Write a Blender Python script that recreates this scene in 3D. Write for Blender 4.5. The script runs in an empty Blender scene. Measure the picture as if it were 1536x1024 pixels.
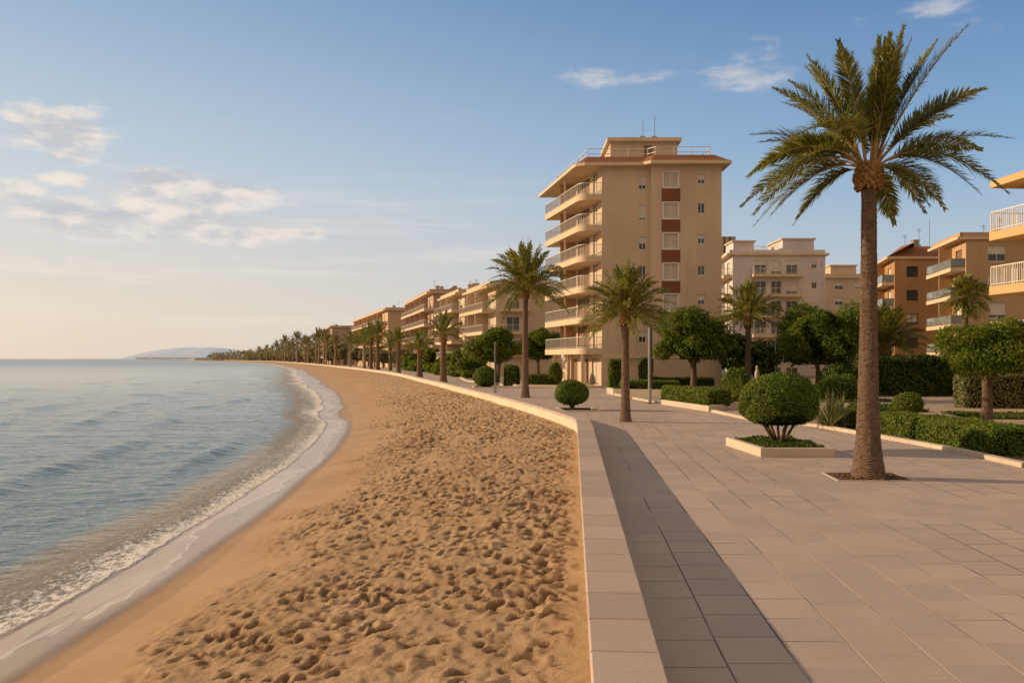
import bpy, math, random
import numpy as np
from mathutils import Vector, Matrix

random.seed(7)
rng = np.random.default_rng(11)
PI = math.pi
scene = bpy.context.scene
COL = scene.collection
F = 1200.0            # focal length in photo pixels, used to turn sizes read off the photo into metres
CAMH = 2.5

# ------------------------------------------------------------------ materials
def new_mat(name):
    m = bpy.data.materials.new(name)
    m.use_nodes = True
    nt = m.node_tree
    nt.nodes.clear()
    out = nt.nodes.new('ShaderNodeOutputMaterial')
    b = nt.nodes.new('ShaderNodeBsdfPrincipled')
    nt.links.new(b.outputs[0], out.inputs['Surface'])
    return m, nt, b, out

class NT:
    """small helper for writing node trees as expressions"""
    def __init__(self, nt):
        self.nt = nt
    def n(self, t, **kw):
        x = self.nt.nodes.new(t)
        for k, v in kw.items():
            setattr(x, k, v)
        return x
    def link(self, a, b):
        self.nt.links.new(a, b)
    def put(self, sock, v):
        if hasattr(v, 'node'):
            self.nt.links.new(v, sock)
        else:
            sock.default_value = v
    def m(self, op, a, b=None, c=None, clamp=False):
        x = self.nt.nodes.new('ShaderNodeMath')
        x.operation = op
        x.use_clamp = clamp
        self.put(x.inputs[0], a)
        if b is not None: self.put(x.inputs[1], b)
        if c is not None: self.put(x.inputs[2], c)
        return x.outputs[0]
    def mix(self, f, a, b, blend='MIX'):
        x = self.nt.nodes.new('ShaderNodeMix')
        x.data_type = 'RGBA'
        x.blend_type = blend
        self.put(x.inputs[0], f)
        self.put(x.inputs[6], a if hasattr(a, 'node') else (*a, 1) if len(a) == 3 else a)
        self.put(x.inputs[7], b if hasattr(b, 'node') else (*b, 1) if len(b) == 3 else b)
        return x.outputs[2]
    def fmix(self, f, a, b):
        x = self.nt.nodes.new('ShaderNodeMix')
        x.data_type = 'FLOAT'
        self.put(x.inputs[0], f); self.put(x.inputs[2], a); self.put(x.inputs[3], b)
        return x.outputs[0]
    def smooth(self, v, a, b, to0=0.0, to1=1.0):
        x = self.nt.nodes.new('ShaderNodeMapRange')
        x.interpolation_type = 'SMOOTHSTEP'
        self.put(x.inputs[0], v)
        x.inputs[1].default_value = a; x.inputs[2].default_value = b
        x.inputs[3].default_value = to0; x.inputs[4].default_value = to1
        return x.outputs[0]
    def pos(self):
        return self.nt.nodes.new('ShaderNodeNewGeometry').outputs['Position']
    def noise(self, vec, scale, detail=3, rough=.55, out=0):
        x = self.nt.nodes.new('ShaderNodeTexNoise')
        if vec is not None: self.link(vec, x.inputs['Vector'])
        x.inputs['Scale'].default_value = scale
        x.inputs['Detail'].default_value = detail
        x.inputs['Roughness'].default_value = rough
        return x.outputs[out]
    def mapping(self, vec, scale=(1, 1, 1), rot=(0, 0, 0), loc=(0, 0, 0)):
        x = self.nt.nodes.new('ShaderNodeMapping')
        self.link(vec, x.inputs['Vector'])
        x.inputs['Scale'].default_value = scale
        x.inputs['Rotation'].default_value = rot
        x.inputs['Location'].default_value = loc
        return x.outputs[0]
    def bump(self, h, strength=.3, dist=.02, normal=None):
        x = self.nt.nodes.new('ShaderNodeBump')
        x.inputs['Strength'].default_value = strength
        self.put(x.inputs['Distance'], dist)
        self.link(h, x.inputs['Height'])
        if normal is not None: self.link(normal, x.inputs['Normal'])
        return x.outputs[0]
    def sep(self, v):
        x = self.nt.nodes.new('ShaderNodeSeparateXYZ')
        self.link(v, x.inputs[0])
        return x.outputs
    def comb(self, a, b, c=0.0):
        x = self.nt.nodes.new('ShaderNodeCombineXYZ')
        self.put(x.inputs[0], a); self.put(x.inputs[1], b); self.put(x.inputs[2], c)
        return x.outputs[0]

def setspec(b, rough=.8, spec=.3):
    b.inputs['Roughness'].default_value = rough
    b.inputs['Specular IOR Level'].default_value = spec

def mul(c, k):
    return tuple(x * k for x in c)

def mat_plaster(name, col, stain=.12, grain=.35, rough=.85):
    m, nt, b, _ = new_mat(name); N = NT(nt)
    p = N.pos()
    big = N.noise(N.mapping(p, (.35, .35, .18)), 1.0, 4, .6)
    streak = N.noise(N.mapping(p, (2.2, 2.2, .16)), 1.0, 3, .6)
    fine = N.noise(p, 28, 2)
    c = N.mix(N.smooth(big, .3, .75), mul(col, 1 - stain), mul(col, 1 + stain * .6))
    c = N.mix(N.smooth(streak, .52, .8, 0, .35), c, mul(col, .62))
    c = N.mix(N.smooth(fine, .3, .7, 0, .25), c, mul(col, .82))
    N.link(c, b.inputs['Base Color'])
    setspec(b, rough, .2)
    N.link(N.bump(fine, grain, .006), b.inputs['Normal'])
    return m

def mat_plain(name, col, rough=.6, spec=.4, metal=0.0, var=.12, scale=6.0):
    m, nt, b, _ = new_mat(name); N = NT(nt)
    f = N.noise(N.pos(), scale, 3)
    N.link(N.mix(f, mul(col, 1 - var), mul(col, 1 + var)), b.inputs['Base Color'])
    setspec(b, rough, spec)
    b.inputs['Metallic'].default_value = metal
    return m

def mat_glass(name, col=(.035, .04, .045)):
    m, nt, b, _ = new_mat(name); N = NT(nt)
    f = N.noise(N.pos(), .9, 2)
    N.link(N.mix(f, mul(col, .5), mul(col, 1.7)), b.inputs['Base Color'])
    setspec(b, .06, .6)
    N.link(N.bump(N.noise(N.pos(), 1.3, 1), .05, .05), b.inputs['Normal'])
    return m

def mat_blind(name, col):
    m, nt, b, _ = new_mat(name); N = NT(nt)
    z = N.sep(N.pos())[2]
    w = N.m('FRACT', N.m('MULTIPLY', z, 18.0))
    N.link(N.mix(N.smooth(w, .6, 1.0, 0, .45), col, mul(col, .5)), b.inputs['Base Color'])
    setspec(b, .6, .3)
    return m

def mat_leaf(name, dark, light, trans=.35, rough=.55, yellow=None):
    """leaf cards: colour varies leaf by leaf and in clumps, some light passes through"""
    m, nt, b, out = new_mat(name); N = NT(nt)
    g = nt.nodes.new('ShaderNodeNewGeometry')
    clump = N.noise(g.outputs['Position'], 1.6, 2)
    f = N.m('ADD', N.m('MULTIPLY', g.outputs['Random Per Island'], .6), N.m('MULTIPLY', clump, .5))
    c = N.mix(N.smooth(f, .2, .95), dark, light)
    if yellow is not None:
        c = N.mix(N.smooth(g.outputs['Random Per Island'], .86, 1.0, 0, .8), c, yellow)
    N.link(c, b.inputs['Base Color'])
    setspec(b, rough, .28)
    t = nt.nodes.new('ShaderNodeBsdfTranslucent')
    N.link(N.mix(.5, c, (1.0, .85, .25), 'MULTIPLY'), t.inputs['Color'])
    mx = nt.nodes.new('ShaderNodeMixShader')
    mx.inputs[0].default_value = trans
    N.link(b.outputs[0], mx.inputs[1]); N.link(t.outputs[0], mx.inputs[2])
    N.link(mx.outputs[0], out.inputs['Surface'])
    return m

def mat_bark(name, a, bcol, sc=14.0):
    m, nt, b, _ = new_mat(name); N = NT(nt)
    p = N.pos()
    f = N.noise(N.mapping(p, (1, 1, .35)), sc, 5, .7)
    N.link(N.mix(N.smooth(f, .3, .72), a, bcol), b.inputs['Base Color'])
    setspec(b, .95, .1)
    N.link(N.bump(f, .8, .03), b.inputs['Normal'])
    return m

def mat_palm_bark(name, a, bcol):
    m, nt, b, _ = new_mat(name); N = NT(nt)
    p = N.pos()
    f = N.noise(N.mapping(p, (9, 9, 22)), 1.0, 4, .7)
    g = N.noise(N.mapping(p, (60, 60, 12)), 1.0, 2, .6)
    c = N.mix(N.smooth(f, .3, .7), a, bcol)
    c = N.mix(N.smooth(g, .45, .8, 0, .5), c, mul(bcol, 1.35))
    at = nt.nodes.new('ShaderNodeAttribute'); at.attribute_name = 'edge'
    c = N.mix(at.outputs['Fac'], c, mul(bcol, 1.25))
    N.link(c, b.inputs['Base Color'])
    setspec(b, .95, .1)
    N.link(N.bump(N.m('ADD', f, N.m('MULTIPLY', g, .5)), .7, .03), b.inputs['Normal'])
    return m

# ------------------------------------------------------------------ meshes
class MB:
    """collects polygons, then becomes one mesh object"""
    def __init__(self):
        self.v = []; self.f = []; self.mi = []; self.mat = 0
    def poly(self, pts):
        i = len(self.v)
        self.v.extend([tuple(p) for p in pts])
        self.f.append(list(range(i, i + len(pts)))); self.mi.append(self.mat)
    def box(self, x0, x1, y0, y1, z0, z1):
        self.prism([(x0, y0), (x1, y0), (x1, y1), (x0, y1)], z0, z1)
    def prism(self, poly, z0, z1, bevel=0.0, z1s=None):
        n = len(poly); i = len(self.v)
        ztop = z1s if z1s is not None else [z1] * n
        self.v.extend([(p[0], p[1], z0) for p in poly])
        if bevel > 0:
            self.v.extend([(p[0], p[1], z - bevel) for p, z in zip(poly, ztop)])
            q = inset(poly, bevel)
            self.v.extend([(p[0], p[1], z) for p, z in zip(q, ztop)])
            for k in range(n):
                a, b = k, (k + 1) % n
                self.f.append([i + a, i + b, i + n + b, i + n + a]); self.mi.append(self.mat)
                self.f.append([i + n + a, i + n + b, i + 2 * n + b, i + 2 * n + a]); self.mi.append(self.mat)
            self.f.append([i + 2 * n + k for k in range(n)]); self.mi.append(self.mat)
        else:
            self.v.extend([(p[0], p[1], z) for p, z in zip(poly, ztop)])
            for k in range(n):
                a, b = k, (k + 1) % n
                self.f.append([i + a, i + b, i + n + b, i + n + a]); self.mi.append(self.mat)
            self.f.append([i + n + k for k in range(n)]); self.mi.append(self.mat)
        self.f.append([i + n - 1 - k for k in range(n)]); self.mi.append(self.mat)
    def bar(self, p0, p1, w, h=None, up=(0, 0, 1)):
        h = h or w
        p0 = Vector(p0); p1 = Vector(p1); d = (p1 - p0).normalized(); u = Vector(up)
        if abs(d.dot(u)) > .98: u = Vector((0, 1, 0))
        s = d.cross(u).normalized() * (w / 2); t = s.cross(d).normalized() * (h / 2)
        i = len(self.v)
        for p in (p0, p1):
            for a, b in ((-1, -1), (1, -1), (1, 1), (-1, 1)):
                self.v.append(tuple(p + s * a + t * b))
        for q in ([0, 1, 5, 4], [1, 2, 6, 5], [2, 3, 7, 6], [3, 0, 4, 7], [3, 2, 1, 0], [4, 5, 6, 7]):
            self.f.append([i + k for k in q]); self.mi.append(self.mat)
    def tube(self, pts, rad, n=8, cap=True):
        pts = [Vector(p) for p in pts]
        if not hasattr(rad, '__len__'): rad = [rad] * len(pts)
        i = len(self.v)
        for k, p in enumerate(pts):
            d = (pts[min(k + 1, len(pts) - 1)] - pts[max(k - 1, 0)]).normalized()
            u = Vector((0, 0, 1)) if abs(d.z) < .9 else Vector((1, 0, 0))
            s = d.cross(u).normalized(); t = s.cross(d)
            for j in range(n):
                a = 2 * PI * j / n
                self.v.append(tuple(p + (s * math.cos(a) + t * math.sin(a)) * rad[k]))
        for k in range(len(pts) - 1):
            for j in range(n):
                a = i + k * n + j; b = i + k * n + (j + 1) % n
                self.f.append([a, a + n, b + n, b]); self.mi.append(self.mat)
        if cap:
            self.f.append([i + j for j in range(n)]); self.mi.append(self.mat)
            self.f.append([i + (len(pts) - 1) * n + n - 1 - j for j in range(n)]); self.mi.append(self.mat)
    def arrays(self, V, polys, mat=None):
        """V: (N,3) array; polys: (M,k) index array"""
        i = len(self.v)
        self.v.extend(map(tuple, np.asarray(V, float)))
        self.f.extend((np.asarray(polys) + i).tolist())
        self.mi.extend([self.mat if mat is None else mat] * len(polys))

def inset(poly, d):
    n = len(poly); out = []
    for k in range(n):
        a = Vector(poly[k - 1]).to_2d(); b = Vector(poly[k]).to_2d(); c = Vector(poly[(k + 1) % n]).to_2d()
        d1 = (b - a).normalized(); d2 = (c - b).normalized()
        n1 = Vector((-d1.y, d1.x)); n2 = Vector((-d2.y, d2.x))
        m = n1 + n2
        if m.length < 1e-4: m = n1.copy()
        m.normalize()
        k_ = max(.35, m.dot(n1))
        out.append(tuple(b + m * (d / k_)))
    return out

def make_obj(name, mb, mats, parent=None, off=(0, 0, 0), smooth=False, attr=None):
    me = bpy.data.meshes.new(name)
    v = np.asarray(mb.v, dtype=np.float64) - np.asarray(off, float)
    lens = np.fromiter((len(f) for f in mb.f), dtype=np.int32, count=len(mb.f))
    idx = np.fromiter((i for f in mb.f for i in f), dtype=np.int32, count=int(lens.sum()))
    me.vertices.add(len(v)); me.vertices.foreach_set('co', v.astype(np.float32).ravel())
    me.loops.add(len(idx)); me.loops.foreach_set('vertex_index', idx)
    me.polygons.add(len(lens))
    st = np.concatenate(([0], np.cumsum(lens)[:-1])).astype(np.int32)
    me.polygons.foreach_set('loop_start', st)
    me.polygons.foreach_set('loop_total', lens)
    if not isinstance(mats, (list, tuple)): mats = [mats]
    for m in mats: me.materials.append(m)
    me.polygons.foreach_set('material_index', np.asarray(mb.mi, dtype=np.int32))
    me.polygons.foreach_set('use_smooth', np.full(len(lens), smooth is True))
    me.update(calc_edges=True)
    me.validate()
    if attr:
        for an, av in attr.items():
            a = me.attributes.new(an, 'FLOAT', 'POINT')
            a.data.foreach_set('value', np.asarray(av, dtype=np.float32))
    o = bpy.data.objects.new(name, me)
    COL.objects.link(o)
    if parent is not None: o.parent = parent
    return o

def grid_obj(name, X, Y, Z, mat, attrs=None, smooth=True):
    """X, Y, Z: 2-D arrays of a sheet"""
    r, c = X.shape
    v = np.stack([X, Y, Z], -1).reshape(-1, 3).astype(np.float32)
    i = np.arange(r * c, dtype=np.int32).reshape(r, c)
    q = np.stack([i[:-1, :-1], i[:-1, 1:], i[1:, 1:], i[1:, :-1]], -1).reshape(-1, 4)
    me = bpy.data.meshes.new(name)
    me.vertices.add(len(v)); me.vertices.foreach_set('co', v.ravel())
    me.loops.add(q.size); me.loops.foreach_set('vertex_index', q.ravel())
    me.polygons.add(len(q))
    me.polygons.foreach_set('loop_start', np.arange(0, q.size, 4, dtype=np.int32))
    me.polygons.foreach_set('loop_total', np.full(len(q), 4, dtype=np.int32))
    me.polygons.foreach_set('use_smooth', np.full(len(q), bool(smooth)))
    me.materials.append(mat)
    me.update(calc_edges=True)
    for an, av in (attrs or {}).items():
        a = me.attributes.new(an, 'FLOAT', 'POINT')
        a.data.foreach_set('value', np.asarray(av, dtype=np.float32).ravel())
    o = bpy.data.objects.new(name, me)
    COL.objects.link(o)
    return o

class Thing:
    """an Empty at the thing's base; parts are given in world coordinates"""
    def __init__(self, name, label, cat, loc, group=None):
        o = bpy.data.objects.new(name, None)
        COL.objects.link(o)
        o.location = loc
        o.empty_display_size = .2
        o['label'] = label; o['category'] = cat
        if group: o['group'] = group
        self.o = o; self.loc = loc
    def add(self, name, mb, mats, parent=None, smooth=False, label=None, attr=None):
        p = make_obj(name, mb, mats, parent if parent is not None else self.o, self.loc, smooth, attr)
        if label: p['label'] = label
        return p

def tag(o, label, cat, group=None, kind=None):
    if label: o['label'] = label
    if cat: o['category'] = cat
    if group: o['group'] = group
    if kind: o['kind'] = kind
    return o

def structure(o):
    o['kind'] = 'structure'
    return o

KIDS = {}
def copy_tree(root, loc, rz, sc, label, group=None):
    def cp(o, par):
        c = o.copy(); COL.objects.link(c)
        if par is not None: c.parent = par
        for ch in list(o.children): cp(ch, c)
        return c
    r = cp(root, None)
    r.location = loc; r.rotation_euler = (0, 0, rz)
    r.scale = (sc, sc, sc) if not hasattr(sc, '__len__') else sc
    r['label'] = label
    if group: r['group'] = group
    return r

# ------------------------------------------------------------------ noise on arrays
def vnoise(x, y, seed=0):
    r = np.random.default_rng(seed).random((256, 256))
    xi = np.floor(x).astype(int); yi = np.floor(y).astype(int)
    fx = x - xi; fy = y - yi
    fx = fx * fx * (3 - 2 * fx); fy = fy * fy * (3 - 2 * fy)
    a = r[xi & 255, yi & 255]; b = r[(xi + 1) & 255, yi & 255]
    c = r[xi & 255, (yi + 1) & 255]; d = r[(xi + 1) & 255, (yi + 1) & 255]
    return (a * (1 - fx) + b * fx) * (1 - fy) + (c * (1 - fx) + d * fx) * fy

def fbm(x, y, seed=0, oct=4, gain=.5):
    s = 0; a = 1; t = 0
    for k in range(oct):
        s = s + a * vnoise(x * 2 ** k + 17 * k, y * 2 ** k + 9 * k, seed + k); t += a; a *= gain
    return s / t

def sstep(a, b, x):
    t = np.clip((x - a) / (b - a), 0, 1)
    return t * t * (3 - 2 * t)

def hermite(px, py):
    px = np.asarray(px, float); py = np.asarray(py, float)
    s = np.diff(py) / np.diff(px)
    m = np.concatenate(([s[0]], (s[:-1] * np.diff(px)[1:] + s[1:] * np.diff(px)[:-1]) / (px[2:] - px[:-2]), [s[-1]]))
    def f(x):
        x = np.asarray(x, float)
        k = np.clip(np.searchsorted(px, x) - 1, 0, len(px) - 2)
        h = px[k + 1] - px[k]
        t = (x - px[k]) / h
        tt = np.clip(t, 0, 1)
        r = ((2 * tt**3 - 3 * tt**2 + 1) * py[k] + (tt**3 - 2 * tt**2 + tt) * h * m[k]
             + (-2 * tt**3 + 3 * tt**2) * py[k + 1] + (tt**3 - tt**2) * h * m[k + 1])
        r = np.where(t < 0, py[0] + m[0] * (x - px[0]), r)
        return np.where(t > 1, py[-1] + m[-1] * (x - px[-1]), r)
    return f

# seaward edge of the parapet wall and waterline as X over Y
wall_x = hermite([-6, 5.2, 15.6, 23, 26.4, 28.2, 30.2, 32.5, 36.5, 42.7, 51.4, 60, 72, 88.4, 114.5, 140, 180, 229, 315, 434, 560, 840, 1260, 2500, 5000, 7000],
                 [-.33, .52, 1.31, 1.88, 2.13, 2.20, 1.98, 1.63, .97, -.28, -2.06, -3.9, -6.5, -10.2, -16, -22.5, -34, -49, -76, -115, -158, -257, -455, -985, -2250, -3080])
shore_x = hermite([-6, 4, 7.9, 11.9, 15.2, 23.7, 34.3, 41.7, 62, 104, 226, 549, 1260, 2500, 5000, 7000],
                  [-5.3, -4.85, -4.7, -4.65, -4.9, -5.6, -6.95, -8.3, -13, -24, -59, -168, -490, -1050, -2370, -3240])
def shore_edge(y):
    """waterline with the scalloped tongues of the swash"""
    y = np.asarray(y, float)
    k = np.clip(y / 14, .5, 6)
    w = (fbm(y / (2.6 * k) + 3, y * 0 + 1.5, 5, 3) - .5) * 1.3
    w = w + (np.abs(np.sin(y / (1.5 * k) + 2 * fbm(y / 9, y * 0, 8, 2))) - .6) * .55
    return shore_x(y) + w * np.clip(k, .5, 2.2)

# ------------------------------------------------------------------ camera
cam = bpy.data.cameras.new('camera')
cam.lens = 36.0 * F / 1536.0
cam.sensor_width = 36.0
cam.shift_y = 26.0 / 1536.0
cam.clip_start = .1
cam.clip_end = 60000
co = bpy.data.objects.new('camera', cam)
COL.objects.link(co)
co.location = (0, 0, CAMH)
co.rotation_euler = (PI / 2, 0, 0)
scene.camera = co

# ------------------------------------------------------------------ light
SUN_EL = math.radians(17.5)
AZ = math.radians(12.0)          # the sun stands to the left, a little ahead of the camera
sunv = Vector((-math.cos(SUN_EL) * math.cos(AZ), math.cos(SUN_EL) * math.sin(AZ), math.sin(SUN_EL)))
sl = bpy.data.lights.new('sun', 'SUN')
sl.energy = 5.0
sl.angle = math.radians(.55)
sl.color = (1.0, .73, .45)
so = bpy.data.objects.new('sun', sl)
COL.objects.link(so)
so.rotation_euler = (-sunv).to_track_quat('-Z', 'Y').to_euler()
so.location = (-40, 10, 40)

scene.view_settings.view_transform = 'Standard'
scene.view_settings.look = 'None'
scene.view_settings.exposure = 0
scene.view_settings.gamma = 1

def build_world():
    w = bpy.data.worlds.new('World')
    scene.world = w
    w.use_nodes = True
    nt = w.node_tree; nt.nodes.clear(); N = NT(nt)
    out = nt.nodes.new('ShaderNodeOutputWorld')
    bg = nt.nodes.new('ShaderNodeBackground')
    sky = nt.nodes.new('ShaderNodeTexSky')
    sky.sky_type = 'NISHITA'
    sky.sun_disc = False
    sky.sun_elevation = SUN_EL
    sky.sun_rotation = math.atan2(sunv.x, sunv.y)
    sky.altitude = 0; sky.air_density = 1.0; sky.dust_density = 1.2; sky.ozone_density = 1.6
    d = nt.nodes.new('ShaderNodeTexCoord').outputs['Generated']
    x, y, z = N.sep(d)
    zz = N.m('MAXIMUM', z, 0.0)
    # morning haze: the low sky is pale and creamy, more so on the sun's side; upward it deepens to blue
    side = N.smooth(x, -.75, .75)
    low = N.mix(side, HAZE_L, HAZE_R)
    midc = N.mix(side, MID_L, MID_R)
    top = N.mix(side, TOP_L, TOP_R)
    g = N.mix(N.smooth(zz, .01, .27), low, midc)
    g = N.mix(N.smooth(zz, .16, .50), g, top)
    base = N.mix(.85, sky.outputs[0], g)
    # clouds on the dome, by direction: small cumulus banks over the sea and thin wisps high to the right
    az = N.m('ARCTAN2', x, y)
    el = N.m('ARCSINE', z)
    pv = N.comb(N.m('MULTIPLY', az, 1.0), N.m('MULTIPLY', el, 2.6), 0.0)
    n1 = N.noise(pv, 13.0, 8, .60)
    n2 = N.noise(N.mapping(pv, loc=(.010, -.030, 0)), 13.0, 4, .55)
    total = None; shade = None
    for (u, v, ru, rv, s) in CLOUDS:
        ca = math.atan2(u - 768, F); ce = math.atan2(538 - v, math.hypot(F, u - 768))
        ra = ru / F * math.cos(ca) ** 2; re = rv / F * math.cos(ca)
        da = N.m('DIVIDE', N.m('SUBTRACT', az, ca), ra)
        de = N.m('DIVIDE', N.m('SUBTRACT', el, ce), re)
        q = N.m('ADD', N.m('MULTIPLY', da, da), N.m('MULTIPLY', de, de))
        mk = N.m('MULTIPLY', N.m('POWER', 2.718, N.m('MULTIPLY', q, -.7)), s)
        total = mk if total is None else N.m('MAXIMUM', total, mk)
    body = N.m('ADD', N.m('SUBTRACT', total, .36), N.m('MULTIPLY', N.m('SUBTRACT', n1, .5), 2.0))
    dens = N.m('MULTIPLY', N.smooth(body, -.05, .62), N.smooth(total, .05, .40))
    lit = N.smooth(N.m('ADD', N.m('SUBTRACT', n1, n2), N.m('MULTIPLY', body, -.06)), -.16, .10)
    cc = N.mix(lit, CLOUD_SH, N.mix(side, CLOUD_L, CLOUD_R))
    dens = N.m('MULTIPLY', dens, N.smooth(z, .0, .05))
    base = N.mix(N.m('MULTIPLY', dens, .92), base, cc)
    # thin streaks of high haze near the horizon
    st = N.noise(N.comb(N.m('MULTIPLY', az, 1.6), N.m('MULTIPLY', el, 22.0), 3.0), 1.6, 5, .6)
    stm = N.m('MULTIPLY', N.smooth(st, .5, .75), N.m('MULTIPLY', N.smooth(z, .01, .08), N.smooth(z, .30, .12)))
    base = N.mix(N.m('MULTIPLY', stm, N.smooth(x, .35, -.2, .0, .45)), base, CLOUD_L)
    # sky overhead and behind the camera, out of view, recoloured to warm the shade
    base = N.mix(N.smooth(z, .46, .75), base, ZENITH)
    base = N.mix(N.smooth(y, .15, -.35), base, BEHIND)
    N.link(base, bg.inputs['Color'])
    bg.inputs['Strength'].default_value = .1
    N.link(bg.outputs[0], out.inputs['Surface'])

def s2l(r, g, b, k=10.0):
    f = lambda c: ((c / 255 + .055) / 1.055) ** 2.4 if c > 10 else c / 255 / 12.92
    return tuple(f(c) * k for c in (r, g, b))
HAZE_L = s2l(240, 222, 203); HAZE_R = s2l(205, 210, 214)
MID_L = s2l(208, 217, 224); MID_R = s2l(138, 180, 216)
TOP_L = s2l(134, 172, 206); TOP_R = s2l(62, 112, 174)
CLOUD_L = s2l(246, 234, 220); CLOUD_R = s2l(196, 198, 212); CLOUD_SH = s2l(196, 198, 204)
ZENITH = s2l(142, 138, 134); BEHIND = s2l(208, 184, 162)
CLOUDS = [(80, 190, 82, 34, 1.15), (104, 233, 40, 11, .95), (188, 186, 34, 10, .6), (20, 287, 62, 18, 1.0), (100, 273, 52, 11, .95),
          (15, 156, 24, 7, .7), (240, 268, 62, 20, 1.1), (310, 294, 105, 26, 1.25), (120, 318, 105, 24, 1.2), (230, 330, 180, 28, 1.3), (340, 348, 110, 20, 1.2),
          (440, 350, 60, 11, .95), (330, 178, 34, 7, .6), (905, 120, 72, 20, .56), (1128, 102, 80, 34, .70),
          (1010, 112, 60, 10, .5), (1385, 14, 85, 16, .54), (1470, 38, 60, 13, .5), (700, 172, 50, 12, .42), (620, 385, 80, 7, .45), (90, 392, 130, 9, .6)]
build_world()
# ================================================================== the setting
def sheet_rows(y0, y1, k, mn):
    ys = [y0]
    while ys[-1] < y1: ys.append(ys[-1] + max(mn, k * abs(ys[-1])))
    return np.array(ys)

# ------------------------------------------------------------------ sand
def mat_sand():
    m, nt, b, _ = new_mat('sand'); N = NT(nt)
    p = N.pos()
    ta = nt.nodes.new('ShaderNodeAttribute'); ta.attribute_name = 'dry'
    dry = ta.outputs['Fac']
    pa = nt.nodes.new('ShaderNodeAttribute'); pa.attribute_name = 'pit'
    n1 = N.noise(p, .6, 4); n2 = N.noise(p, 9, 4, .65); n3 = N.noise(p, 160, 2, .6)
    c = N.mix(N.smooth(n1, .3, .7), (.455, .295, .165), (.54, .365, .215))
    c = N.mix(N.smooth(n2, .45, .75, 0, .4), c, (.42, .275, .16))
    wetc = N.mix(N.smooth(n1, .3, .7), (.415, .262, .138), (.475, .31, .172))
    c = N.mix(N.smooth(dry, .1, .75), wetc, c)
    c = N.mix(N.smooth(pa.outputs['Fac'], .1, 1.0, 0, .8), c, (.17, .092, .045))  # shade in the hollows painted as darker sand
    n4 = N.noise(p, 26, 4, .7)
    c = N.mix(N.m('MULTIPLY', N.smooth(n4, .5, .7, 0, .55), N.smooth(dry, .3, .8)), c, (.28, .165, .085))
    c = N.mix(N.smooth(n3, .55, .75, 0, .5), c, (.26, .16, .09))
    c = N.mix(N.smooth(n3, .42, .25, 0, .35), c, (.75, .6, .42))
    N.link(c, b.inputs['Base Color'])
    N.link(N.fmix(N.smooth(dry, .0, .35), .6, .95), b.inputs['Roughness'])
    b.inputs['Specular IOR Level'].default_value = .12
    h = N.m('ADD', N.m('MULTIPLY', N.noise(p, 38, 4, .7), .6), N.m('MULTIPLY', n3, .35))
    # trampled far sand: hollows too small for the mesh
    yy = N.sep(p)[1]
    far = N.smooth(yy, 22, 55)
    v = N.noise(N.mapping(p, (1.0, .75, 1)), 2.6, 3, .6)
    b1 = N.bump(h, .75, N.fmix(N.smooth(dry, .2, .8), .008, .06))
    b2 = nt.nodes.new('ShaderNodeBump')
    N.link(v, b2.inputs['Height']); N.link(b1, b2.inputs['Normal'])
    N.link(N.m('MULTIPLY', N.m('MULTIPLY', far, N.smooth(dry, .45, .9)), .75), b2.inputs['Strength'])
    b2.inputs['Distance'].default_value = .3
    N.link(b2.outputs[0], b.inputs['Normal'])
    return m

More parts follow.
